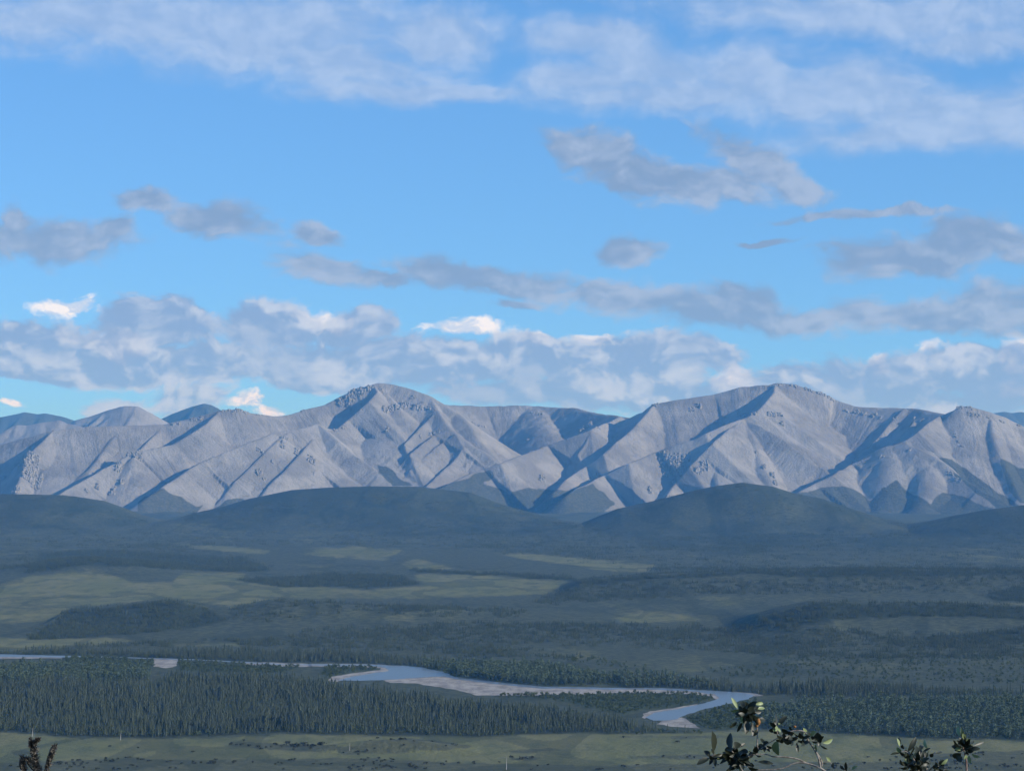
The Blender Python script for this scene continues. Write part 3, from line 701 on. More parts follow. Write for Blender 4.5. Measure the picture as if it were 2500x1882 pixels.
def build_crags():
    rng = random.Random(5)
    for (cx, cy, w, h) in CRAGS:
        c = hit_mountain(cx, cy)
        if c is None: c = hit_mountain(cx, cy + 6)
        if c is None: continue
        mpp = c[1] / F
        V, Fc = [], []
        nx, ny = max(2, round(w / 4.2)), max(1, round(h / 5.0))
        for kk in range(nx * ny):
            ix, iy = kk % nx, kk // nx
            if rng.random() < .07 and nx * ny > 3: continue
            fx, fy = (ix + .5) / nx - .5, (iy + .5) / ny - .5
            if math.hypot(fx, fy) > .56 and rng.random() < .6: continue
            ox, oy = (fx + rng.uniform(-.3, .3) / nx) * w * mpp, (fy + rng.uniform(-.35, .35) / ny) * h * mpp * 1.35
            x, y = c[0] + ox, c[1] + oy
            if not (my[0] < y < my[-1]): continue
            z = float(grid_z(np.array([x]), np.array([y]))[0])
            r = rng.uniform(2.8, 4.8) * mpp * (0.7 if w < 8 else 1)
            ht = rng.uniform(2.4, 5.6) * mpp * (1.35 if h > 12 else .8)
            k = rng.choice((5, 6, 7)); b0 = len(V); a0 = rng.uniform(0, 6.28)
            lx, ly = rng.uniform(-.25, .25) * ht, rng.uniform(-.1, .35) * ht
            for lev, (rr, zz) in enumerate(((1.15, -0.5), (0.95, .45), (0.55, 0.9))):
                for i in range(k):
                    q = a0 + 6.283 * i / k
                    rad = r * rr * rng.uniform(.65, 1.2)
                    V.append((x - c[0] + math.cos(q) * rad + lx * max(zz, 0), y - c[1] + math.sin(q) * rad + ly * max(zz, 0), z - c[2] + ht * zz * (rng.uniform(.8, 1.15) if lev else 1.6)))
            V.append((x - c[0] + lx, y - c[1] + ly, z - c[2] + ht * rng.uniform(.95, 1.1)))
            for lev in range(2):
                for i in range(k):
                    a, b = b0 + lev * k + i, b0 + lev * k + (i + 1) % k
                    Fc.append((a, b, b + k, a + k))
            for i in range(k): Fc.append((b0 + 2 * k + i, b0 + 2 * k + (i + 1) % k, b0 + 3 * k))
        if V:
            o = mesh_obj('crag', V, Fc, M_CRAG, mountains)
            o.location = c
build_crags()

# ------------------------------------------------------------------ river
def poly_sheet(name, polys, z, m, parent=None):
    bm = bmesh.new()
    for poly in polys:
        vs = []
        n = len(poly)
        for i in range(n):          # finely broken edges instead of straight cuts
            a, b = flat(*poly[i], z), flat(*poly[(i + 1) % n], z)
            k = max(1, int(np.hypot(*(b - a)[:2]) / 7))
            for j in range(k):
                p = a + (b - a) * j / k
                p[0] += 2.2 * float(fbm(np.array([p[0] / 14]), np.array([p[1] / 14]), 3)[0]); p[1] += 7.0 * float(fbm(np.array([p[0] / 14 + 9]), np.array([p[1] / 14 + 3]), 3)[0])
                vs.append(bm.verts.new(p))
        bm.faces.new(vs)
    bmesh.ops.triangulate(bm, faces=bm.faces[:], ngon_method='EAR_CLIP')
    for f in bm.faces:
        if f.normal.z < 0: f.normal_flip()
    me = bpy.data.meshes.new(name); bm.to_mesh(me); bm.free()
    me.materials.append(m)
    return link(bpy.data.objects.new(name, me), parent)
def water_material():
    m, nt, b = mat('river_water')
    t = NT(nt)
    pos = t.n('ShaderNodeNewGeometry').outputs['Position']
    b.inputs['Base Color'].default_value = (0.165, 0.19, 0.195, 1)
    b.inputs['Roughness'].default_value = 0.32
    b.inputs['Specular IOR Level'].default_value = 0.5
    b.inputs['IOR'].default_value = 1.33
    bp = t.n('ShaderNodeBump'); bp.inputs['Strength'].default_value = 0.10; bp.inputs['Distance'].default_value = 0.3
    t.l(t.noise(pos, 0.5, 4, .6), bp.inputs['Height']); t.l(bp.outputs[0], b.inputs['Normal'])
    return m
def gravel_material():
    m, nt, b = mat('river_gravel')
    t = NT(nt)
    pos = t.n('ShaderNodeNewGeometry').outputs['Position']
    n = t.noise(t.vm('MULTIPLY', pos, (1, .4, 1)), 0.09, 6, .65); n2 = t.noise(pos, .35, 4, .7)
    c = t.mix(t.ramp(n, .38, .62), (0.25, 0.228, 0.195), (0.42, 0.385, 0.33))
    c = t.mix(t.m('MULTIPLY', t.ramp(n2, .55, .72), .55), c, (0.085, 0.092, 0.062))
    t.l(c, b.inputs['Base Color']); b.inputs['Roughness'].default_value = .95
    return m
WATER_PX = [(-60, 1595), (146, 1599.5), (260, 1602), (427, 1607), (504, 1610), (691, 1620), (752, 1620), (900, 1621), (955, 1624), (983, 1624), (1028, 1628), (1081, 1639), (1110, 1651), (1207, 1663), (1325, 1675), (1492, 1678), (1600, 1678), (1700, 1683), (1775, 1688), (1815, 1691), (1845, 1696),
    (1828, 1705), (1771, 1719), (1722, 1729), (1669, 1747), (1645, 1757), (1590, 1758), (1578, 1750), (1600, 1739), (1653, 1731), (1722, 1715), (1757, 1703), (1745, 1694), (1690, 1687.5), (1600, 1682.5), (1492, 1682), (1325, 1680), (1207, 1668.5), (1110, 1657), (1085, 1650), (1028, 1654), (922, 1660), (820, 1661), (861, 1650), (950, 1637), (940, 1629), (900, 1625), (752, 1623.5), (691, 1622), (504, 1612), (427, 1609.5), (260, 1604), (146, 1604), (-60, 1602)]
GRAVEL_PX = [[(752, 1619), (900, 1620), (958, 1624), (966, 1632), (950, 1641), (861, 1653), (820, 1664), (802, 1661), (812, 1651), (850, 1645), (925, 1635), (930, 1630), (890, 1628), (752, 1626)],
    [(922, 1656), (1028, 1650), (1085, 1646), (1112, 1652), (1207, 1664), (1325, 1676), (1492, 1680), (1600, 1681), (1690, 1685), (1750, 1692), (1768, 1700), (1748, 1708), (1738, 1699), (1680, 1693), (1500, 1690), (1400, 1695), (1317, 1697), (1166, 1697), (1117, 1684), (1052, 1674), (1015, 1668), (955, 1666)],
    [(1590, 1735), (1653, 1727), (1705, 1717), (1700, 1726), (1653, 1736), (1600, 1745), (1570, 1754), (1572, 1742)],
    [(1620, 1754), (1668, 1750), (1692, 1766), (1708, 1776), (1641, 1774), (1605, 1766)],
    [(374, 1608), (436, 1607), (432, 1625), (402, 1631), (378, 1626)], [(-60, 1599), (146, 1602), (156, 1606), (-60, 1609)], [(1790, 1688), (1850, 1693), (1866, 1697), (1830, 1699), (1790, 1693)],
    [(600, 1615), (700, 1618), (760, 1619), (760, 1627), (700, 1627), (600, 1621)]]
gravel = tag(poly_sheet('gravel_bar', GRAVEL_PX, 0.06, gravel_material()), kind='structure')
river = tag(poly_sheet('river', [WATER_PX], 0.14, water_material()), kind='structure')
WET = raster([WATER_PX] + GRAVEL_PX, 0)

# ------------------------------------------------------------------ trees
def foliage_material(name, dark, lit, rough=0.8):
    m, nt, b = mat(name)
    t = NT(nt)
    rnd = t.n('ShaderNodeObjectInfo').outputs['Random']
    pos = t.n('ShaderNodeNewGeometry').outputs['Position']
    n = t.noise(pos, 0.9, 3, .6)
    c = t.mix(t.m('ADD', t.m('MULTIPLY', rnd, .6), t.m('MULTIPLY', t.ramp(n, .35, .65), .4)), dark, lit)  # tone drifts at random between the two leaf colours
    t.l(c, b.inputs['Base Color']); b.inputs['Roughness'].default_value = rough
    return m
M_SPRUCE = foliage_material('spruce_needles', (0.026, 0.039, 0.023), (0.090, 0.108, 0.064))
M_POPLAR = foliage_material('poplar_leaves', (0.066, 0.094, 0.048), (0.116, 0.150, 0.080))
M_WILLOW = foliage_material('willow_leaves', (0.054, 0.076, 0.030), (0.100, 0.126, 0.052))
M_SHRUB = foliage_material('birch_shrub_leaves', (0.030, 0.036, 0.022), (0.062, 0.066, 0.042))
M_BARK, _nt, _b = mat('bark'); _b.inputs['Base Color'].default_value = (0.055, 0.048, 0.042, 1); _b.inputs['Roughness'].default_value = .9
M_SNAG, _nt, _b = mat('weathered_wood'); _b.inputs['Base Color'].default_value = (0.42, 0.40, 0.37, 1); _b.inputs['Roughness'].default_value = .9

def trunk_geo(h, r, k=5, bend=0.0):
    V, Fc = [], []
    for lev, (zz, rr) in enumerate(((-.6, 1.15), (h * .5, .75), (h, .12))):
        for i in range(k):
            V.append((math.cos(6.283 * i / k) * r * rr + bend * zz / h, math.sin(6.283 * i / k) * r * rr, zz))
    for lev in range(2):
        for i in range(k):
            a, b = lev * k + i, lev * k + (i + 1) % k
            Fc.append((a, b, b + k, a + k))
    return V, Fc
def spruce_geo(rng, h, rad, tiers=8, k=8):
    V, Fc = [], []
    z0 = h * rng.uniform(.06, .14)
    lean = rng.uniform(-.02, .02)
    for j in range(tiers):
        f = j / tiers
        zb = z0 + (h - z0) * f ** .95
        zt = min(h, zb + (h - z0) * (1.75 / tiers))
        r = rad * (1 - f) ** .75 * rng.uniform(.8, 1.15) + .05
        b0 = len(V); a0 = rng.uniform(0, 6.28)
        V.append((lean * zt, 0, zt))
        for i in range(k):
            q = a0 + 6.283 * i / k
            rr = r * (rng.uniform(.85, 1.25) if i % 2 == 0 else rng.uniform(.35, .6))
            V.append((math.cos(q) * rr + lean * zb, math.sin(q) * rr, zb - rr * rng.uniform(.1, .45)))
        for i in range(k): Fc.append((b0, b0 + 1 + i, b0 + 1 + (i + 1) % k))
    return V, Fc
def leafy_geo(rng, h, rad, n, z0f=.22, size=.9, power=.5):
    """many leaf clumps through an uneven crown"""
    V, Fc = [], []
    lobes = [(rng.uniform(-.35, .35) * rad, rng.uniform(-.35, .35) * rad, h * rng.uniform(.4, .8), rng.uniform(.5, .8)) for _ in range(5)]
    while len(Fc) < n:
        lx, ly, lz, lr = rng.choice(lobes)
        q, w_ = rng.uniform(0, 6.28), rng.uniform(-1, 1)
        d = rng.random() ** .4
        s_ = math.sqrt(1 - w_ * w_)
        x, y = lx + math.cos(q) * s_ * rad * lr * d, ly + math.sin(q) * s_ * rad * lr * d
        z = lz + w_ * h * .34 * d
        if z < h * z0f or z > h: continue
        a = Vector((rng.gauss(0, 1), rng.gauss(0, 1), rng.gauss(0, .7))).normalized()
        b = a.cross(Vector((rng.gauss(0, 1), rng.gauss(0, 1), rng.gauss(0, 1)))).normalized()
        s2 = size * rng.uniform(.6, 1.3)
        b0 = len(V); c = Vector((x, y, z))
        for p in (c + a * s2 * .5, c + b * s2 * .38, c - a * s2 * .5, c - b * s2 * .38): V.append(tuple(p))
        Fc.append((b0, b0 + 1, b0 + 2, b0 + 3))
    return V, Fc
def mk_mesh(name, V, Fc, m):
    me = bpy.data.meshes.new(name); me.from_pydata(V, [], Fc); me.update(); me.materials.append(m)
    return me
def two_mesh(name, A, mA, B, mB):
    V, Fc = list(A[0]), list(A[1]); n = len(V); k = len(Fc)
    V += B[0]; Fc += [tuple(i + n for i in f) for f in B[1]]
    me = bpy.data.meshes.new(name); me.from_pydata(V, [], Fc); me.update()
    me.materials.append(mA); me.materials.append(mB)
    me.polygons.foreach_set('material_index', [0] * k + [1] * (len(Fc) - k))
    return me
rngt = random.Random(21)
KINDS = {}
def make_kind(kind, n, fn, mleaf, mtrunk=M_BARK):
    out = []
    for i in range(n):
        tr, cr = fn()
        out.append((mk_mesh('trunk', *tr, mtrunk), mk_mesh('crown', *cr, mleaf), two_mesh(kind, tr, mtrunk, cr, mleaf)))
    KINDS[kind] = out
def f_spruce():
    h = rngt.uniform(9, 13.5); r = h * rngt.uniform(.085, .125)
    return trunk_geo(h * .95, .13), spruce_geo(rngt, h, r)
def f_poplar():
    h = rngt.uniform(8, 11.5); r = rngt.uniform(1.6, 2.3)
    return trunk_geo(h * .8, .14, bend=rngt.uniform(-.5, .5)), leafy_geo(rngt, h, r, 90, .15, 1.1)
def f_willow():
    h = rngt.uniform(1.8, 3.4)
    return trunk_geo(h * .7, .07), leafy_geo(rngt, h, rngt.uniform(1.3, 2.1), 60, .03, .8)
def f_shrub():
    h = rngt.uniform(.9, 1.7)
    return trunk_geo(h * .6, .05), leafy_geo(rngt, h, rngt.uniform(1.2, 2.4), 60, .02, .6)
make_kind('spruce_tree', 6, f_spruce, M_SPRUCE)
make_kind('poplar_tree', 5, f_poplar, M_POPLAR)
make_kind('willow_shrub', 4, f_willow, M_WILLOW)
make_kind('birch_shrub', 4, f_shrub, M_SHRUB)
def clump(kind, n, spread):
    V, Fc, mi = [], [], []
    for _ in range(n):
        me = rngt.choice(KINDS[kind])[2]
        ox, oy, sc, a = rngt.uniform(-1, 1) * spread, rngt.uniform(-1, 1) * spread, rngt.uniform(.55, 1.1), rngt.uniform(0, 6.28)
        ca, sa = math.cos(a) * sc, math.sin(a) * sc
        b0 = len(V)
        V += [(v.co.x * ca - v.co.y * sa + ox, v.co.x * sa + v.co.y * ca + oy, v.co.z * sc) for v in me.vertices]
        for p in me.polygons: Fc.append(tuple(b0 + i for i in p.vertices)); mi.append(p.material_index)
    out = bpy.data.meshes.new(kind + '_clump'); out.from_pydata(V, [], Fc); out.update()
    for m in KINDS[kind][0][2].materials: out.materials.append(m)
    out.polygons.foreach_set('material_index', mi)
    return out

def scatter(name, XYZ, meshes, smin, smax, label, hmap=None):
    """uncountable growth: one object, plants set on points by geometry nodes"""
    n = len(XYZ)
    me = bpy.data.meshes.new(name)
    me.vertices.add(n); me.vertices.foreach_set('co', XYZ.astype(np.float32).ravel())
    for an, typ, val in (('turn', 'FLOAT', RNG.random(n) * 6.283), ('size', 'FLOAT', (smin + (smax - smin) * RNG.random(n) ** 1.3) * (1.0 if hmap is None else hmap(XYZ))), ('pick', 'INT', RNG.integers(0, len(meshes), n))):
        at = me.attributes.new(an, typ, 'POINT'); at.data.foreach_set('value', val.astype(np.float32 if typ == 'FLOAT' else np.int32))
    o = link(bpy.data.objects.new(name, me))
    pc = bpy.data.collections.new(name + '_plants')
    for i, q in enumerate(meshes): pc.objects.link(bpy.data.objects.new('%s_plant' % name, q))
    ng = bpy.data.node_groups.new(name, 'GeometryNodeTree')
    ng.interface.new_socket('Geometry', in_out='INPUT', socket_type='NodeSocketGeometry')
    ng.interface.new_socket('Geometry', in_out='OUTPUT', socket_type='NodeSocketGeometry')
    N = ng.nodes.new; L = ng.links.new
    gi, go, iop, ci, mp_ = N('NodeGroupInput'), N('NodeGroupOutput'), N('GeometryNodeInstanceOnPoints'), N('GeometryNodeCollectionInfo'), N('GeometryNodeMeshToPoints')
    ci.inputs[0].default_value = pc; ci.inputs[1].default_value = True; ci.inputs[2].default_value = True
    def attr(an, typ):
        a = N('GeometryNodeInputNamedAttribute'); a.data_type = typ; a.inputs[0].default_value = an
        return a.outputs[0]
    cx = N('ShaderNodeCombineXYZ'); L(attr('turn', 'FLOAT'), cx.inputs[2])
    L(gi.outputs[0], mp_.inputs[0]); L(mp_.outputs[0], iop.inputs['Points']); L(ci.outputs[0], iop.inputs['Instance'])
    iop.inputs['Pick Instance'].default_value = True
    L(attr('pick', 'INT'), iop.inputs['Instance Index']); L(cx.outputs[0], iop.inputs['Rotation']); L(attr('size', 'FLOAT'), iop.inputs['Scale'])
    L(iop.outputs[0], go.inputs[0])
    md = o.modifiers.new('growth', 'NODES'); md.node_group = ng
    tag(o, label, kind='stuff')
    return o
def stand_height(q):
    px, py = to_px(q[:, 0], q[:, 1], q[:, 2])
    soft = np.clip(sample(SPRUCE_SOFT, np.clip(px, 2, W - 2), py), 0, 1)
    return (.55 + .5 * soft) * (.88 + .5 * fbm(q[:, 0] / 40 + 3, q[:, 1] / 70, 4))
def candidates(y0, y1, per, umax=.192):
    n = int(umax * (y1 * y1 - y0 * y0) / per)
    Y = np.sqrt(RNG.random(n) * (y1 * y1 - y0 * y0) + y0 * y0)
    X = (RNG.random(n) * 2 - 1) * umax * Y
    Z = ground_h(X, Y)
    return X, Y, Z
def masks(X, Y, Z):
    px, py, wx, wy, ins = cover(X, Y, Z)
    px_ = np.clip(px, 2, W - 2)
    g = lambda m: sample(m, np.clip(wx, 1, W - 2), wy)
    return px, py, g(SPRUCE), g(SPARSE), g(POPLAR), g(WILLOW), np.clip(g(MEADOW), 0, 1), g(HALF), sample(WET, px_, py), sample(HEATH, px_, py)
def individuals(kind, XYZ, label, cat, group, parts=True, s0=.8, s1=1.15):
    for i, p in enumerate(XYZ):
        tr, cr, both = KINDS[kind][i % len(KINDS[kind])]
        a, sc = rngt.uniform(0, 6.28), rngt.uniform(s0, s1)
        if parts:
            e = link(bpy.data.objects.new(kind, None))
            link(bpy.data.objects.new('trunk', tr), e); link(bpy.data.objects.new('crown', cr), e)
        else:
            e = link(bpy.data.objects.new(kind, both))
        e.location = p; e.rotation_euler.z = a; e.scale = (sc, sc, sc)
        tag(e, label, cat, group)
def split_nearest(XYZ, n=300):
    px, py = to_px(XYZ[:, 0], XYZ[:, 1], XYZ[:, 2])
    inn = (px > 10) & (px < W - 10) & (py < H)
    order = np.argsort(np.where(inn, XYZ[:, 1], 1e9))
    near = np.zeros(len(XYZ), bool); near[order[:n]] = True
    return XYZ[near & inn], XYZ[~(near & inn)]

# near woods: tree by tree
X, Y, Z = candidates(2000, 3150, 11.0)
px, py, sp, sr, po, wi, me_, hf, wet, ht = masks(X, Y, Z)
dn = .55 + .7 * fbm(X / 35, Y / 60, 4)
pr = np.clip(sp * (.85 + .5 * dn) + .16 * sr * (1 - sp) * np.clip(dn * 1.6, 0, 1) + .05 * po, 0, 1) * (wet < .3) * (1 - .985 * np.clip(me_ * 1.3, 0, 1) * (sp < .5)) * (1 - .8 * wi)
soft = sample(SPRUCE_SOFT, np.clip(px, 2, W - 2), py)
gap = np.clip(1.15 + 1.9 * fbm(X / 26 + 8, Y / 60 + 2, 4), .12, 1)
k = RNG.random(len(X)) < pr * .70 * gap * np.clip(soft * 1.5 + .1, .12, 1)
SPR = np.stack([X, Y, Z], 1)[k]
nearS, restS = split_nearest(SPR)
individuals('spruce_tree', nearS, 'narrow dark spruce tree along the near edge of the riverside forest', 'tree', 'spruces on the near edge of the forest', s0=.35, s1=.85)
scatter('spruce_forest', restS, [q[2] for q in KINDS['spruce_tree']], .42, 1.08, 'dense dark spruce forest on the river flats', stand_height)
k2 = (~k) & (RNG.random(len(X)) < po * .75 * (.6 + .6 * np.clip(dn, 0, 1)) * (wet < .3))
POP = np.stack([X, Y, Z], 1)[k2]
nearP, restP = split_nearest(POP)
individuals('poplar_tree', nearP, 'pale green poplar tree at the near edge of the broadleaf wood', 'tree', 'poplars behind the foreground shrubs', s0=.45, s1=1.0)
scatter('poplar_wood', restP, [q[2] for q in KINDS['poplar_tree']], .4, 1.05, 'lighter green broadleaf woods beside the river')
X2, Y2, Z2 = candidates(2050, 3000, 16.0)
m2 = masks(X2, Y2, Z2)
k3 = RNG.random(len(X2)) < np.clip(m2[5] * .75 + .20 * (m2[2] + .6 * m2[3] + m2[4]), 0, 1) * (m2[8] < .3)
WIL = np.stack([X2, Y2, Z2], 1)[k3]
nearW, restW = split_nearest(WIL)
individuals('willow_shrub', nearW, 'low grey-green willow bush among the valley trees', 'shrub', 'willow bushes nearest the flats', parts=False)
scatter('willow_thicket', restW, [q[2] for q in KINDS['willow_shrub']], .6, 1.2, 'low willow thicket on the river bars')
# woods on the slopes behind, in clumps
def mixed_clump(n, m_, spread, smax):
    V, Fc, mi = [], [], []
    for j in range(n + m_):
        me = rngt.choice(KINDS['spruce_tree' if j < n else 'willow_shrub'])[2]
        ox, oy, a = rngt.uniform(-1, 1) * spread, rngt.uniform(-1, 1) * spread, rngt.uniform(0, 6.28)
        sc = rngt.uniform(.35, 1.0) * (smax if j < n else 1.0)
        ca, sa = math.cos(a) * sc, math.sin(a) * sc
        b0 = len(V)
        V += [(v.co.x * ca - v.co.y * sa + ox, v.co.x * sa + v.co.y * ca + oy, v.co.z * sc) for v in me.vertices]
        for p in me.polygons: Fc.append(tuple(b0 + i for i in p.vertices)); mi.append(0 if p.material_index == 0 else (1 if j < n else 2))
    out = bpy.data.meshes.new('woodland_clump'); out.from_pydata(V, [], Fc); out.update()
    for m in (M_BARK, M_SPRUCE, M_WILLOW): out.materials.append(m)
    out.polygons.foreach_set('material_index', mi)
    return out
cl3 = [mixed_clump(6, 5, 6.5, .62) for _ in range(7)]
X, Y, Z = candidates(2950, 5300, 70.0)
px, py, sp, sr, po, wi, me_, hf, wet, ht = masks(X, Y, Z)
dn = .5 + .8 * fbm(X / 90, Y / 140, 4)
pr = np.clip(sp * (.5 + .6 * np.clip(dn, 0, 1)) + .60 * sr * np.clip(dn * 1.5, 0, 1), 0, 1) * (wet < .3) * (1 - .97 * np.clip(me_ * 1.3, 0, 1) * (sp < .5)) * (1 - .55 * hf)
k = RNG.random(len(X)) < pr
scatter('hillside_forest', np.stack([X, Y, Z], 1)[k], cl3, .55, 1.0, 'dark spruce woodland on the low hills beyond the river')
cl4 = [mixed_clump(9, 4, 13.0, .65) for _ in range(5)]
X, Y, Z = candidates(5300, 8900, 330.0)
px, py, sp, sr, po, wi, me_, hf, wet, ht = masks(X, Y, Z)
dn = .5 + .8 * fbm(X / 200, Y / 300, 4)
pr = np.clip(.8 * sp + .60 * sr * np.clip(dn * 1.5, .12, 1), 0, 1) * (1 - .97 * np.clip(me_ * 1.3, 0, 1)) * (1 - .6 * hf)
k = RNG.random(len(X)) < pr
scatter('foothill_forest', np.stack([X, Y, Z], 1)[k], cl4, .6, 1.0, 'far dark woodland covering the foothills')
# bushes scattered over the near flats
X, Y, Z = candidates(1846, 2075, 30.0, .178)
px, py, sp, sr, po, wi, me_, hf, wet, ht = masks(X, Y, Z)
hb = sample(HEATH, np.clip(px, 2, W - 2), py)
cl = np.clip(fbm(X / 9, Y / 22, 4) * 2.2, 0, 1)
k = (RNG.random(len(X)) < (.003 + .60 * hb * cl)) & (py > 1795) & (py < H - 2) & (px > 5) & (px < W - 5)
SH = np.stack([X, Y, Z], 1)[k]
nearB, restB = split_nearest(SH, 280)
individuals('birch_shrub', nearB, 'small dark bush on the open grassy flats', 'shrub', 'bushes dotted over the near flats', parts=False)
if len(restB): scatter('heath_shrubs', restB, [q[2] for q in KINDS['birch_shrub']], .6, 1.2, 'patchy dark heath growing on the near flats')
# a dark thicket on the flats, one bush after another
BUSH = [(672, 1818, 1.5), (700, 1820, 1.9), (722, 1822, 2.2), (742, 1821, 2.0), (765, 1822, 1.7), (784, 1823, 2.1), (806, 1825, 1.4), (840, 1826, 1.6), (860, 1828, 1.3), (1250, 1852, 1.3), (1275, 1853, 1.7), (1296, 1852, 1.2), (1654, 1812, 1.3)]
for i, (x, y, sc) in enumerate(BUSH):
    o = link(bpy.data.objects.new('birch_shrub', KINDS['birch_shrub'][i % 4][2]))
    o.location = flat(x, y); o.scale = (sc * 1.3, sc * 1.3, sc); o.rotation_euler.z = i
    tag(o, 'larger dark bush in the short row left of the heath mound' if i < 9 else ('lone round bush on the flats left of the foreground twigs' if i == 12 else 'dark bush in the little clump at lower centre of the flats'), 'shrub', 'larger bushes on the near flats')
# bleached dead trunks on the flats
for (x, y, hp, lab) in ((853, 1838, 26, 'thin bleached dead trunk beside the dark heath mound'), (1236, 1878, 34, 'pale dead trunk standing below the heath patch at lower centre'),
                        (79, 1797, 22, 'pale dead trunk at the forest edge above the dry twigs'), (294, 1806, 20, 'short pale dead trunk on the left meadow edge')):
    p = flat(x, y); hh = hp * p[1] / F
    e = link(bpy.data.objects.new('dead_tree', None)); e.location = p
    tag(e, lab, 'dead tree', 'bleached dead trunks on the flats')
    V, Fc = trunk_geo(hh, .22, 6, bend=.3); link(bpy.data.objects.new('trunk', mk_mesh('trunk', V, Fc, M_SNAG)), e)
    for j in range(4):
        z = hh * rngt.uniform(.4, .9); a = rngt.uniform(0, 6.28); L_ = rngt.uniform(.5, 1.2)
        V = [(.05, 0, z), (-.05, 0, z), (0, .05, z + .05), (math.cos(a) * L_, math.sin(a) * L_, z + L_ * .4)]
        link(bpy.data.objects.new('branch', mk_mesh('branch', V, [(0, 1, 3), (1, 2, 3), (2, 0, 3), (0, 2, 1)], M_SNAG)), e)

# ------------------------------------------------------------------ shrubs right in front of the viewer
def leaf_material(name, top, under):
    m, nt, b = mat(name)
    t = NT(nt)
    pos = t.n('ShaderNodeNewGeometry').outputs['Position']
    bf = t.n('ShaderNodeNewGeometry').outputs['Backfacing']
    n = t.noise(pos, 160.0, 3, .6)
    c = t.mix(t.ramp(n, .3, .7), tuple(q * .75 for q in top), top)
    t.l(t.mix(bf, c, under), b.inputs['Base Color'])
    b.inputs['Roughness'].default_value = .45
    b.inputs['Specular IOR Level'].default_value = .4
    return m
M_LEAF = leaf_material('leathery_leaf', (0.014, 0.021, 0.008), (0.022, 0.028, 0.016))  # near-black leaf tone with the shade put into the colour
M_YOUNG = leaf_material('young_leaf', (0.20, 0.26, 0.085), (0.24, 0.29, 0.13))  # paler copy of the leaf: sunlight on chosen blades painted as colour
def wood_material(name, a, b_):
    m, nt, b = mat(name)
    t = NT(nt)
    pos = t.n('ShaderNodeNewGeometry').outputs['Position']
    t.l(t.mix(t.ramp(t.noise(pos, 220.0, 4, .65), .35, .65), a, b_), b.inputs['Base Color'])
    b.inputs['Roughness'].default_value = .8
    return m
M_TWIG = wood_material('pale_twig_bark', (0.17, 0.14, 0.12), (0.36, 0.32, 0.27))
M_RED = wood_material('reddish_twig_bark', (0.16, 0.10, 0.085), (0.30, 0.22, 0.18))
M_DRY = wood_material('dry_dark_twig', (0.030, 0.024, 0.020), (0.13, 0.11, 0.09))
M_CATKIN = wood_material('orange_catkin', (0.20, 0.085, 0.03), (0.36, 0.19, 0.07))
def tube(name, pts, radii, m, parent, k=6):
    pts = [Vector(p) for p in pts]
    V, Fc = [], []
    for i, p in enumerate(pts):
        d = (pts[min(i + 1, len(pts) - 1)] - pts[max(i - 1, 0)]).normalized()
        a = d.cross(Vector((0.3, 1, 0.2))).normalized(); b = d.cross(a)
        for j in range(k):
            q = 6.283 * j / k
            V.append(tuple(p + (a * math.cos(q) + b * math.sin(q)) * radii[i]))
    for i in range(len(pts) - 1):
        for j in range(k):
            c, e = i * k + j, i * k + (j + 1) % k
            Fc.append((c, e, e + k, c + k))
    Fc.append(tuple(range(k))[::-1]); Fc.append(tuple((len(pts) - 1) * k + j for j in range(k)))
    o = mesh_obj(name, V, Fc, m, parent, smooth=True)
    return o
def smooth_line(pts, n=4):
    pts = [Vector(p) for p in pts]
    out = []
    for i in range(len(pts) - 1):
        p0, p1, p2, p3 = pts[max(i - 1, 0)], pts[i], pts[i + 1], pts[min(i + 2, len(pts) - 1)]
        for j in range(n):
            t = j / n
            out.append(.5 * ((2 * p1) + (p2 - p0) * t + (2 * p0 - 5 * p1 + 4 * p2 - p3) * t * t + (3 * p1 - p0 - 3 * p2 + p3) * t ** 3))
    out.append(pts[-1])
    return out
rngf = random.Random(33)
def leaf(base, tip, width, m, parent, roll):
    """a folded, arched leaf blade with a midrib crease and a short stalk"""
    base, tip = Vector(base), Vector(tip)
    ax = tip - base; L = ax.length; ax.normalize()
    toward = Vector((0, -1, 0))
    nrm = (toward - ax * toward.dot(ax)).normalized()
    nrm = Matrix.Rotation(roll, 3, ax) @ nrm
    side = ax.cross(nrm)
    V, Fc = [], []
    prof = [(0, .06), (.08, .10), (.22, .62), (.42, .98), (.60, 1.0), (.78, .78), (.92, .38), (1, .03)]
    arch = rngf.uniform(-.06, .14) * L; fold = rngf.uniform(.25, .55)
    for f, w_ in prof:
        mid = base + ax * (f * L) + nrm * (arch * math.sin(f * 3.1))
        hw = width * .5 * w_
        V += [tuple(mid + side * hw + nrm * hw * fold), tuple(mid), tuple(mid - side * hw + nrm * hw * fold)]
    for i in range(len(prof) - 1):
        a = i * 3
        Fc += [(a, a + 1, a + 4, a + 3), (a + 1, a + 2, a + 5, a + 4)]
    o = mesh_obj('leaf', V, Fc, m, parent, smooth=True)
    return o
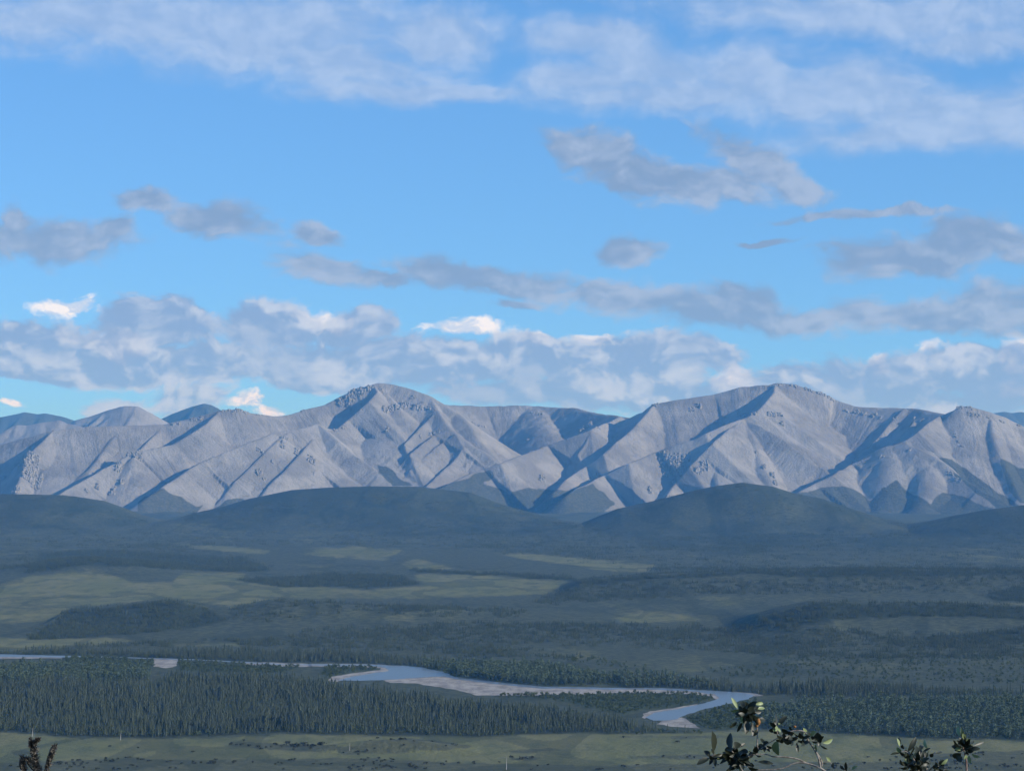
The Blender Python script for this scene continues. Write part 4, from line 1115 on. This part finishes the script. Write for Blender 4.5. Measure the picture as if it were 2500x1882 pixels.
class Shrub:
    def __init__(s, name, label, cat, D, base_px, kx, ox, oy, group=None):
        s.D, s.k, s.ox, s.oy = D, kx, ox, oy
        b = P(*base_px, D); gz = float(ground_h(np.array([b[0]]), np.array([D]))[0])
        s.e = link(bpy.data.objects.new(name, None)); s.e.location = (b[0], D, gz)
        s.o = Vector((b[0], D, gz)); s.ground = gz
        tag(s.e, label, cat, group)
    def p(s, x, y, dd=0.0):
        q = P(s.ox + x / s.k, s.oy + y / s.k, s.D + dd)
        return Vector(q) - s.o
    def mm(s, w): return w / s.k * s.D / F    # picture width to metres at this plant
    def stem(s, pts, w0, w1, m, root=False, name='stem'):
        q = [s.p(x, y, d) for x, y, d in [(a[0], a[1], a[2] if len(a) > 2 else 0.0) for a in pts]]
        q = smooth_line(q)
        if root: q = [Vector((0.02, 0.03, -.03)), Vector((q[0].x * .6, .02, q[0].z * .5))] + q
        n = len(q)
        return tube(name, q, [s.mm(w0 + (w1 - w0) * i / (n - 1)) * .5 for i in range(n)], m, s.e)
    def leaves(s, lst, young=()):
        for i, (bx, by, tx, ty, w) in enumerate(lst):
            d0 = rngf.uniform(-.012, .012)
            leaf(s.p(bx, by, d0), s.p(tx, ty, d0 + rngf.uniform(-.012, .012)), s.mm(w * 1.18), M_YOUNG if i in young else M_LEAF, s.e, rngf.uniform(-.9, .9))
    def tuft(s, cx, cy, r, n, w=(28, 60), L=(70, 150), up=0.0):
        for _ in range(n):
            a = rngf.uniform(0, 6.283)
            bx, by = cx + rngf.gauss(0, .3) * r, cy + rngf.gauss(0, .3) * r
            ln = rngf.uniform(*L)
            d0 = rngf.uniform(-.015, .02)
            leaf(s.p(bx, by, d0), s.p(bx + math.cos(a) * ln, by + math.sin(a) * ln - up * ln, d0 + rngf.uniform(-.02, .015)), s.mm(rngf.uniform(*w)), M_YOUNG if rngf.random() < .13 else M_LEAF, s.e, rngf.uniform(-1.2, 1.2))
# spreading shrub, lower right of centre
A = Shrub('willow_branch_shrub', 'spreading pale-twigged shrub with curled dark leaves and orange catkins in the foreground', 'shrub', 3.1, (2014, 1900), 5.267, 1680, 1680, 'leafy shrubs in the foreground')
A.stem([(1790, 1110), (1760, 1064), (1690, 1020), (1500, 955), (1350, 965), (1200, 1030), (950, 1045), (840, 1040)], 34, 12, M_TWIG, True)
A.stem([(1520, 960), (1400, 905), (1250, 880), (1100, 875), (1000, 845), (880, 850), (760, 860)], 24, 12, M_TWIG)
A.stem([(1700, 1025), (1690, 950), (1660, 850), (1600, 750), (1540, 660), (1500, 560), (1380, 540), (1280, 570), (1160, 630), (1040, 700), (930, 780)], 28, 10, M_TWIG)
A.stem([(1715, 1000), (1720, 950), (1690, 880), (1630, 790)], 22, 14, M_TWIG)
A.stem([(885, 740), (890, 620), (890, 530), (870, 440), (820, 350)], 18, 12, M_TWIG)
A.stem([(885, 735), (900, 790), (870, 850)], 18, 16, M_TWIG)
A.stem([(700, 1064), (640, 960), (600, 860), (560, 800)], 26, 14, M_TWIG)
A.stem([(640, 900), (480, 860), (330, 860), (280, 890)], 28, 16, M_TWIG)
A.stem([(335, 865), (332, 845), (328, 800)], 16, 10, M_TWIG)
A.stem([(1160, 630), (1140, 540), (1130, 470)], 16, 10, M_TWIG)
A.stem([(1720, 970), (1790, 930), (1850, 970)], 10, 6, M_TWIG)
A.leaves([(640, 270, 555, 115, 46), (680, 260, 540, 292, 40), (700, 260, 700, 170, 70), (760, 280, 880, 165, 66), (850, 205, 965, 190, 40), (880, 260, 988, 255, 42), (740, 380, 645, 320, 60), (760, 390, 740, 585, 84), (820, 420, 832, 610, 56),
    (700, 430, 630, 560, 34), (640, 420, 530, 500, 54), (850, 300, 940, 300, 50), (790, 350, 650, 230, 80), (880, 400, 1005, 420, 50), (900, 500, 835, 612, 44), (760, 330, 840, 230, 70), (780, 300, 720, 220, 80),
    (1130, 480, 1120, 325, 44), (1120, 480, 1045, 450, 50), (1150, 480, 1268, 355, 56), (1130, 500, 1045, 550, 50), (1140, 520, 1130, 585, 60), (1160, 470, 1215, 400, 40),
    (1700, 720, 1660, 565, 112), (1720, 700, 1858, 648, 52), (1690, 720, 1795, 778, 30), (1560, 610, 1650, 555, 60), (1490, 650, 1430, 570, 66), (1160, 650, 1160, 856, 112), (1220, 680, 1320, 680, 66), (1390, 690, 1410, 825, 38), (1480, 690, 1550, 700, 50), (1350, 640, 1245, 640, 60), (1550, 650, 1480, 720, 50), (1600, 690, 1690, 640, 70), (1300, 580, 1200, 520, 60),
    (330, 830, 308, 550, 104), (275, 885, 205, 800, 74), (280, 890, 112, 978, 64), (560, 800, 545, 570, 92), (600, 790, 640, 690, 80), (590, 770, 470, 790, 60), (640, 760, 735, 700, 34), (660, 800, 775, 820, 66), (530, 850, 310, 882, 66), (340, 900, 350, 1005, 44), (600, 880, 408, 972, 56), (620, 900, 515, 985, 50), (880, 940, 1095, 965, 44), (640, 900, 640, 1034, 74), (690, 890, 760, 850, 60), (790, 900, 835, 825, 60), (760, 1000, 905, 1042, 54), (862, 835, 885, 745, 62), (1000, 735, 895, 765, 66), (960, 725, 1035, 685, 50), (720, 940, 480, 1070, 50), (700, 960, 850, 1000, 60),
    (2030, 1075, 2030, 945, 44), (2022, 1050, 1955, 985, 34), (2100, 1050, 2185, 995, 34), (1850, 960, 1872, 1015, 40), (1835, 940, 1778, 880, 36)], young=(0, 1, 4, 5, 18, 22, 24, 26, 28, 60, 62, 63, 64, 65))
A.tuft(770, 330, 105, 36, (44, 84), (80, 160)); A.tuft(640, 890, 130, 48, (44, 84), (80, 170)); A.tuft(1330, 620, 150, 16, (34, 64), (60, 120)); A.tuft(980, 740, 50, 7, (34, 60), (60, 100)); A.tuft(1650, 680, 60, 8, (36, 60), (60, 120)); A.tuft(1130, 490, 50, 9, (34, 60), (60, 110)); A.tuft(1480, 620, 110, 16, (34, 60), (60, 120)); A.tuft(1230, 640, 70, 9, (34, 60), (60, 120)); A.tuft(880, 830, 50, 8, (34, 60), (60, 110)); A.tuft(330, 880, 60, 6, (40, 70), (70, 140))
A.stem([(1990, 1110), (2010, 1064), (2030, 1010)], 16, 8, M_TWIG, True)
def catkin(sh, x, y, w, h):
    V, Fc = [], []
    c = sh.p(x, y, -.01); r = sh.mm(w) / 2; hh = sh.mm(h) / 2
    n, k = 9, 9
    for i in range(n + 1):
        f = -1 + 2 * i / n; rr = math.sqrt(max(0, 1 - f * f)) * r + 1e-5
        for j in range(k):
            q = 6.283 * j / k + i * .35
            b = 1 + (.32 if (i + j) % 2 else -.1)
            V.append((c.x + math.cos(q) * rr * b, c.y + math.sin(q) * rr * b, c.z + f * hh))
    for i in range(n):
        for j in range(k):
            a, b = i * k + j, i * k + (j + 1) % k
            Fc.append((a, b, b + k, a + k))
    mesh_obj('catkin', V, Fc, M_CATKIN, sh.e, smooth=True)
catkin(A, 900, 430, 52, 92); catkin(A, 880, 480, 38, 44); catkin(A, 1370, 492, 36, 34)
# dense low shrub to its right
B = Shrub('leafy_shrub', 'dense low shrub of upright pointed dark leaves, lower right', 'shrub', 2.9, (2260, 1900), 7.373, 2140, 1740, 'leafy shrubs in the foreground')
B.stem([(860, 1150), (760, 1047), (700, 900), (620, 760), (520, 690), (440, 700)], 50, 18, M_TWIG, True)
B.stem([(880, 1150), (900, 1000), (880, 850), (860, 740)], 40, 16, M_TWIG)
B.stem([(900, 1100), (1000, 980), (1100, 960), (1180, 1000), (1300, 1047)], 34, 20, M_TWIG)
B.stem([(860, 1100), (700, 1000), (560, 980)], 30, 14, M_TWIG)
B.leaves([(430, 720, 245, 750, 44), (440, 720, 365, 610, 66), (420, 610, 368, 455, 52), (445, 570, 395, 445, 50), (555, 705, 712, 425, 84), (480, 650, 470, 565, 60), (700, 770, 720, 595, 84), (760, 710, 825, 585, 70), (925, 650, 868, 470, 66), (830, 690, 975, 628, 36), (900, 820, 850, 715, 96), (960, 790, 1020, 725, 60), (1050, 730, 1185, 700, 46), (620, 785, 490, 785, 60), (560, 905, 395, 880, 66), (600, 955, 425, 985, 60), (640, 1000, 555, 1060, 60), (760, 905, 640, 790, 130), (800, 1010, 715, 880, 150), (1150, 965, 1215, 845, 96), (950, 905, 895, 845, 70), (1000, 965, 1125, 985, 60), (1200, 1010, 1345, 1045, 46), (850, 940, 980, 860, 80), (660, 850, 560, 830, 70), (540, 700, 480, 760, 70)], young=(1, 2, 8, 22))
B.tuft(800, 900, 150, 40, (56, 110), (100, 220), .3); B.tuft(560, 900, 100, 16, (46, 90), (90, 170)); B.tuft(1100, 980, 90, 14, (46, 90), (90, 170)); B.tuft(600, 760, 60, 9, (46, 80), (90, 160), .4)
# single upright stem at the far right
C = Shrub('upright_shrub', 'single upright reddish stem topped by a bright green leaf rosette, far right', 'shrub', 2.8, (2360, 1900), 7.373, 2140, 1740, 'leafy shrubs in the foreground')
C.stem([(1630, 1200), (1622, 1047), (1612, 830), (1575, 690), (1540, 560)], 42, 22, M_RED, True)
C.leaves([(1500, 440, 1468, 240, 52), (1545, 445, 1528, 250, 46), (1600, 480, 1552, 362, 64), (1505, 610, 1490, 440, 130), (1480, 630, 1350, 596, 66), (1450, 570, 1375, 495, 50), (1500, 665, 1375, 622, 56), (1620, 570, 1645, 445, 56), (1680, 565, 1755, 495, 50), (1720, 600, 1938, 518, 44), (1650, 650, 1868, 640, 66), (1525, 720, 1380, 800, 124), (1545, 780, 1450, 858, 124), (1600, 750, 1580, 830, 90), (1660, 750, 1692, 910, 54), (1700, 730, 1870, 785, 54), (1620, 700, 1765, 655, 70), (1570, 560, 1560, 430, 80), (1540, 640, 1620, 540, 80)], young=(0, 1, 2, 7, 13, 14, 15))
C.tuft(1570, 620, 90, 34, (50, 96), (90, 190), .15)
# dry tips at the far left
Dd = Shrub('dry_bush', 'dry dark twiggy bush tip poking up at the lower left corner', 'shrub', 3.0, (88, 1900), 11.06, 0, 1760)
Dd.stem([(1200, 1500), (1250, 1349), (1290, 1100), (1350, 900), (1400, 740), (1495, 655)], 130, 80, M_DRY, True, 'branch')
Dd.stem([(1080, 1500), (1000, 1349), (980, 1150), (930, 960), (880, 800), (910, 560)], 190, 150, M_DRY, True, 'branch')
Dd.stem([(760, 1500), (650, 1349), (560, 1150), (600, 990)], 170, 100, M_DRY, True, 'branch')
Dd.stem([(1080, 1480), (880, 1300), (760, 1150), (720, 1020)], 60, 20, M_DRY, False, 'branch')
def dry_tufts():
    """dead needles and side twigs round each branch, joined: too fine to pick apart"""
    V, Fc = [], []
    lines = [((1250, 1349), (1495, 655), 130), ((1000, 1349), (900, 600), 190), ((650, 1349), (600, 990), 150), ((1080, 1349), (720, 1020), 150), ((900, 620), (1050, 480), 110), ((800, 700), (820, 470), 70)]
    for (x0, y0), (x1, y1), sp in lines:
        for _ in range(420):
            t = rngf.random()
            x, y = x0 + (x1 - x0) * t, y0 + (y1 - y0) * t
            a = rngf.uniform(0, 6.283); ln = rngf.uniform(.3, 1.0) * sp
            d0, d1 = rngf.uniform(-.004, .004), rngf.uniform(-.012, .012)
            p0, p1 = Dd.p(x, y, d0), Dd.p(x + math.cos(a) * ln, y + math.sin(a) * ln * .9 - .25 * ln, d1)
            w_ = Dd.mm(rngf.uniform(12, 34))
            b0 = len(V)
            V += [tuple(p0 + Vector((w_, 0, 0))), tuple(p0 - Vector((w_, 0, 0))), tuple(p0 + Vector((0, w_, w_))), tuple(p1)]
            Fc += [(b0, b0 + 1, b0 + 3), (b0 + 1, b0 + 2, b0 + 3), (b0 + 2, b0, b0 + 3)]
    o = mesh_obj('dry_needles', V, Fc, M_NEEDLE, Dd.e)
    o['kind'] = 'stuff'
M_NEEDLE = wood_material('dry_needles', (0.05, 0.042, 0.035), (0.33, 0.30, 0.25))
dry_tufts()

# ------------------------------------------------------------------ haze
def build_haze():
    x0, x1, y0, y1, z0, z1 = -50600, 50600, -1700, 46000, -82.0, 960.0
    v = [(x, y, z) for x in (x0, x1) for y in (y0, y1) for z in (z0, z1)]
    f = [(0, 1, 3, 2), (4, 6, 7, 5), (0, 4, 5, 1), (2, 3, 7, 6), (0, 2, 6, 4), (1, 5, 7, 3)]
    m = bpy.data.materials.new('haze'); m.use_nodes = True
    nt = m.node_tree
    nt.nodes.remove(nt.nodes['Principled BSDF'])
    pv = nt.nodes.new('ShaderNodeVolumePrincipled')
    pv.inputs['Color'].default_value = (0.13, 0.455, 1.0, 1)
    pv.inputs['Absorption Color'].default_value = (1, 1, 1, 1)
    pv.inputs['Density'].default_value = 3.7e-5
    pv.inputs['Anisotropy'].default_value = 0.0
    nt.links.new(pv.outputs[0], nt.nodes['Material Output'].inputs['Volume'])
    h = mesh_obj('haze', v, f, m)
    tag(h, 'thin blue air haze filling the valley', kind='stuff')
build_haze()
